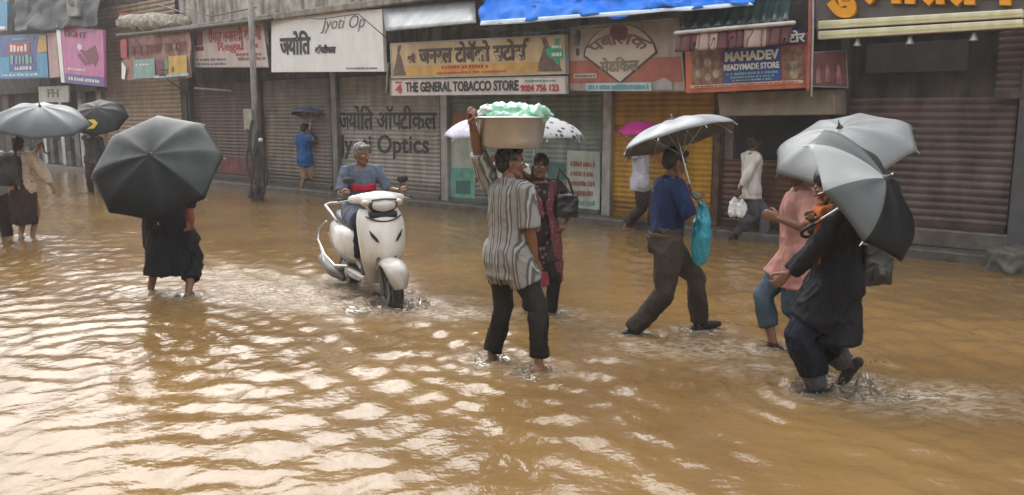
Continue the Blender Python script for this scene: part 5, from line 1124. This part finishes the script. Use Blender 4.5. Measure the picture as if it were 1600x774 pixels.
# man in navy with the blue bag
y9 = at(1042, 520).y
ax9 = V((-.24, .22, .94)); g9, _, _ = umbrella('silver umbrella of the man in navy shirt with the blue bag', at_y(1051, 188, y9), ax9, .475, .17, .60, [silver_u], mat('grey umbrella lining', (.10, .105, .11), .6), spin=.25, handle_m=mat('brown wooden handle', (.2, .08, .04), .5))
P9 = person('man in navy shirt and wet grey trousers striding right with a turquoise bag', (1036, 520), 82, 1.66, 'brown', pelvis=(0, 0, .875), lean=3, hair='short', feet=[('w', at(1092, 514) + V((0, .0, .06))), ('w', at(988, 521) + V((0, 0, .03)))], footpitch=(-12, 6),
    hands=[('w', g9 + V((.0, .12, -.12))), ('w', g9)], grip=(V((0, 0, 1)), ax9), elbow=((-.5, -.6, -.8), (.5, -.6, -.8)), knee=((0, 1, .2), (.1, 1, .1)), head=(0, -12, 0),
    shirt=dict(mat=cloth('navy shirt cloth', (.012, .030, .105)), hem=.93, tuck=True, sleeve=(1.6, 1.55), loose=.018, infl=.020, wr=.010), lower=dict(mat=cloth('wet grey trouser cloth', (.075, .066, .058), c2=(.03, .027, .025), scale=3), len=1.0, loose=.018, wr=.013), shoes=cloth('black wet shoe leather', (.012, .012, .013), rough=.35), seed=14)
mb = MB(); T = P9['T']; mb.rings([[T(math.cos(a) * x, math.sin(a) * y - .004, z) for a in [2 * math.pi * i / 24 for i in range(24)]] for z, x, y in ((.965, .190, .146), (.998, .184, .141))]); P9['put'](mb, 'belt', cloth('brown belt leather', (.10, .06, .03)), vox=.008, wr=0)
def carrier_bag(hand, c, w_, h, m, lab, group=None, d=.07, name='carrier_bag'):
    c = V(c); hand = V(hand) - c; mb = MB(); rs = []
    for t, f in ((0, .25), (.06, .62), (.2, .92), (.45, 1.0), (.7, .86), (.88, .55), (1, .28)):
        z = -h / 2 + h * t; rs.append([V((math.cos(a) * w_ / 2 * f, math.sin(a) * d * f, z + .012 * math.sin(a * 3))) for a in [2 * math.pi * i / 18 for i in range(18)]])
    mb.rings(rs); me = remesh(mb, .009, 2); wrinkle(me, .016, (16, 16, 6), 3); o = link(name, me, m, None, True); o.location = c; tag(o, lab, 'carrier bag', group)
    for s in (-1, 1):
        b = MB(); b.tube([V((s * w_ * .12, 0, h * .47)), (V((s * w_ * .12, 0, h * .47)) + hand) / 2 + V((s * .015, 0, 0)), hand + V((s * .01, 0, 0))], .008, 6); b.obj('bag_handle', m, o, True)
    return o
carrier_bag(g9 + V((.02, -.02, -.03)), at_y(1096, 366, y9 - .04), .135, .50, mat('turquoise plastic bag', (.03, .42, .60), .25, .15, 6, coat=.4), 'turquoise plastic bag hanging from the hand of the man in navy')

# person behind him with the magenta umbrella
y10 = at(998, 362).y
g10, _, _ = umbrella('magenta umbrella peeping out behind the silver one', at_y(1000, 190, y10 - .1), (-.1, -.2, 1), .34, .14, .46, [mag_u], mag_u)
person('person in pale lilac shirt and dark trousers partly hidden behind the man in navy', (998, 362), 78, 1.64, 'brown', pelvis=(0, 0, .88), hair='short', feet=[('w', at(1020, 364) + V((0, 0, .05))), ('w', at(977, 360) + V((0, 0, .06)))], hands=[V((-.25, .1, .85)), ('w', g10)], grip=(None, V((0, 0, 1))), elbow=(None, (.4, -.8, -.6)),
    shirt=dict(mat=cloth('pale lilac shirt cloth', (.45, .45, .54)), sleeve=.7, hem=.80), lower=dict(mat=cloth('dark taupe trouser cloth', (.055, .045, .042)), len=.85, loose=.025), seed=15)

# man in white shirt by the half shutter
y11 = at(1168, 377).y
HB11 = at_y(1151, 306, y11 - .15)
person('man in white shirt and grey jeans walking right past the half shutter with white bags', (1168, 377), 78, 1.63, 'deep', pelvis=(0, 0, .88), lean=2, hair='short', feet=[('w', at(1194, 378) + V((0, 0, .05))), ('w', at(1147, 375) + V((0, 0, .07)))], hands=[V((-.24, .15, .84)), ('w', HB11)], finger=(.4, .9),
    shirt=dict(mat=cloth('clean white shirt cloth', (.66, .64, .62)), sleeve=1.75, hem=.78, infl=.020, flare=.035, loose=.018), lower=dict(mat=cloth('grey jeans cloth', (.15, .16, .20), c2=(.07, .07, .09), scale=4), len=.95, loose=.016), shoes=cloth('dark sandal leather', (.03, .025, .025)), seed=16)
bagw = mat('white carrier plastic', (.68, .70, .72), .3, .08, 6, coat=.3)
carrier_bag(HB11 + V((0, 0, -.06)), at_y(1147, 324, y11 - .18), .15, .27, bagw, 'left white plastic bag held by the man in white shirt', 'white bags in one hand', .04)
carrier_bag(HB11 + V((0, 0, -.06)), at_y(1159, 326, y11 - .24), .13, .25, bagw, 'right white plastic bag held by the man in white shirt', 'white bags in one hand', .04)

# man in pink shirt
y12 = at(1225, 545).y
ax12 = V((-.33, -.32, .89)); g12, _, _ = umbrella('wide silver umbrella of the man in the pink shirt', at_y(1312, 199, y12 - .12), ax12, .52, .19, .60, [mat('worn grey umbrella cloth', (.20, .215, .225), .42, .15, 4)], mat('grey umbrella lining', ()), spin=.1)
person('man in pale pink shirt and jeans walking left behind the woman in black', (1238, 545), -80, 1.60, 'brown', pelvis=(0, 0, .88), hair='short', feet=[('w', at(1292, 545) + V((0, 0, .08))), ('w', at(1208, 544) + V((0, 0, .03)))], hands=[('w', at_y(1216, 342, y12 - .2)), ('w', g12)], grip=(None, ax12), elbow=((-.3, -1, -.4), (1, -.3, -.5)), finger=(.6, .35),
    shirt=dict(mat=cloth('pale pink shirt cloth', (.55, .29, .26)), sleeve=.85, hem=.66, flare=.03, loose=.028, infl=.028), lower=dict(mat=cloth('blue jeans cloth', (.10, .16, .22), c2=(.05, .08, .12), scale=5), len=.62, loose=.022, name='jeans'), shoes=cloth('dark boot leather', (.035, .025, .022), rough=.4), seed=17)

# woman in black at the right
y13 = at(1290, 608).y
PANELS = [2, 2, 0, 1, 0, 2, 2, 2]
ax13 = V((.58, -.56, .59)).normalized(); hub13 = at_y(1346, 303, y13 - .32) + ax13 * .17
g13, _, _ = umbrella('grey and black panelled umbrella tilted over the shoulder of the woman in black', hub13, ax13, .47, .17, .58, [mid_u, mat('pale grey umbrella cloth', (.38, .41, .42), .3, .1, 4, coat=.2), black_u], dark_in_u, spin=R(25), panels=PANELS)
P13 = person('woman in loose black kurta and navy salwar stepping through a splash under panelled umbrella', (1296, 609), -80, 1.58, 'brown', pelvis=(0, 0, .885), lean=4, female=True, hair='long', girth=1.15,
    feet=[('w', at(1278, 612) + V((0, 0, .03))), ('w', at_y(1324, 568, y13 + .08))], footpitch=(0, 55), hands=[('w', at_y(1210, 452, y13 - .05)), ('w', g13)], grip=(None, ax13), elbow=((-.6, -1, -.1), (.5, -.6, -.9)), head=(10, -22, 0), finger=(.4, .4),
    shirt=dict(mat=cloth('loose black kurta cloth', (.012, .012, .017)), hem=.50, flare=.03, sleeve=(1.85, 1.5), loose=.022, infl=.024, wr=.014, name='kurta'), lower=dict(mat=cloth('dark navy salwar cloth', (.014, .017, .034)), len=(.72, .72), loose=.034, bell=.0, wr=.015, name='salwar'), shoes=cloth('dark boot leather', ()), seed=18)
mb = MB(); T = P13['T']; mb.tube([T(-.13, -.05, 1.43), T(-.11, .09, 1.41), T(0, .13, 1.38), T(.09, .07, 1.43)], [.04, .045, .045, .04], 10); mb.tube([T(-.11, .11, 1.40), T(-.16, .14, 1.25), T(-.18, .15, 1.08)], [.04, .04, .022], 10, sq=.5)
P13['put'](mb, 'dupatta', cloth('orange dupatta cloth', (.30, .075, .014)), wr=.014)
for i in (0, 1):
    hp, kn, an = P13['leg'][i]; mb = MB(); mb.tube([kn.lerp(an, .60), kn.lerp(an, .82), kn.lerp(an, .97)], [.074, .078, .074], 14, True, True); P13['put'](mb, 'wet_cuff', cloth('grey wet cuff cloth', (.07, .07, .075)), wr=.014)
c = at_y(1366, 412, y13 + .02); handbag(c, R(8), (.20, .10, .27), 'black leather handbag hanging behind the woman in black at right', blk_l, [c + V((-.07, 0, .13)), c + V((-.10, .0, .27)), P13['world'](P13['T'](.10, -.05, 1.445)), c + V((.02, .02, .27)), c + V((.07, 0, .13))])

# ------------------------------------------------------------------ splashes: real droplets and thrown-up lips of water
spl_m = mat('silty splash water', (.36, .30, .23), .10, .15, 20, coat=.5); spl_m.node_tree.nodes['Principled BSDF'].inputs['Transmission Weight'].default_value = .55; spl_m.node_tree.nodes['Principled BSDF'].inputs['IOR'].default_value = 1.33
def splash(c, n, rad, hgt, lab, dirn=V((0, 0, 0)), seed=0, big=1.0):
    r = random.Random(seed); mb = MB()
    for i in range(n):
        a = r.uniform(0, 6.28); q = rad * r.random() ** .7; z = hgt * r.random() ** 2.2 * (1 - .6 * q / rad)
        s = r.uniform(.0018, .0058) * big; mb.ell(V((math.cos(a) * q, math.sin(a) * q, z)) + dirn * (z * 1.5 + q * .5), (s, s, s * r.uniform(1, 1.9)), n=6, m=5)
    rs = []
    for k in range(3):
        rr = rad * (.3 + .2 * k); row0 = []; row1 = []; row2 = []; M_ = 56; s0 = r.uniform(0, 9)
        for i in range(M_ + 1):
            a = 2 * math.pi * i / M_; h = hgt * .22 * max(0, noise.noise(V((math.cos(a) * 2.2 + s0, math.sin(a) * 2.2, k)))) * 2.0 + .003; x = rr * (1 + .3 * noise.noise(V((math.cos(a) * 1.3, math.sin(a) * 1.3 + s0, k))))
            e = V((math.cos(a), math.sin(a), 0)); row0.append(e * (x - .02) + V((0, 0, -.01))); row1.append(e * (x + h * .25) + V((0, 0, h))); row2.append(e * (x + .025) + V((0, 0, -.01)))
        mb.rings([row0, row1, row2], False, False, closed=False)
    o = mb.obj('water_splash', spl_m, None, True); o.location = (c.x, c.y, 0); tag(o, lab, 'splash', None, 'stuff')
splash(SC_F + SC_DIR * .05, 260, .34, .20, 'spray thrown up by the front wheel of the scooter', SC_DIR * .3, 1, 1.3)
splash(at(585, 474), 220, .55, .12, 'froth beside the scooter floorboard', V((.3, 0, 0)), 2)
splash(at(1318, 606), 260, .34, .26, 'splash round the feet of the woman in black', V((.35, -.1, 0)), 3, 1.1)
splash(at(1275, 612), 120, .22, .14, 'splash at the leading foot of the woman in black', V((0, 0, 0)), 4)
splash(at(836, 582), 70, .20, .06, 'ripple splash at the right foot of the basin carrier', V((.2, 0, 0)), 5)
splash(at(768, 562), 60, .18, .06, 'ripple splash at the left foot of the basin carrier', V((-.2, 0, 0)), 6)
splash(at(1094, 518), 70, .22, .06, 'splash at the leading shoe of the man in navy', V((.2, 0, 0)), 7)
splash(at(990, 522), 60, .2, .05, 'splash at the trailing shoe of the man in navy', V((-.2, 0, 0)), 8)
splash(at(296, 464), 50, .2, .05, 'splash at the feet of the woman with charcoal umbrella', V((.1, 0, 0)), 9)
splash(at(862, 488), 50, .18, .05, 'splash at the feet of the woman in floral kurta', V((.1, 0, 0)), 10)
splash(at(1210, 546), 50, .18, .05, 'splash at the boot of the man in pink shirt', V((-.1, 0, 0)), 11)

# ------------------------------------------------------------------ rain haze
b = MB(); b.box((0, 50, 4.75), (312, 312, 12.5)); hz = b.obj('haze', None); tag(hz, 'thin rain haze filling the street', kind='stuff')
hm = bpy.data.materials.new('rain haze'); hm.use_nodes = True; n = hm.node_tree.nodes; n.remove(n['Principled BSDF']); pv = n.new('ShaderNodeVolumePrincipled')
pv.inputs['Color'].default_value = (.92, .92, .93, 1); pv.inputs['Density'].default_value = .0022; pv.inputs['Anisotropy'].default_value = .2
hm.node_tree.links.new(pv.outputs[0], n['Material Output'].inputs['Volume']); hz.data.materials.append(hm)
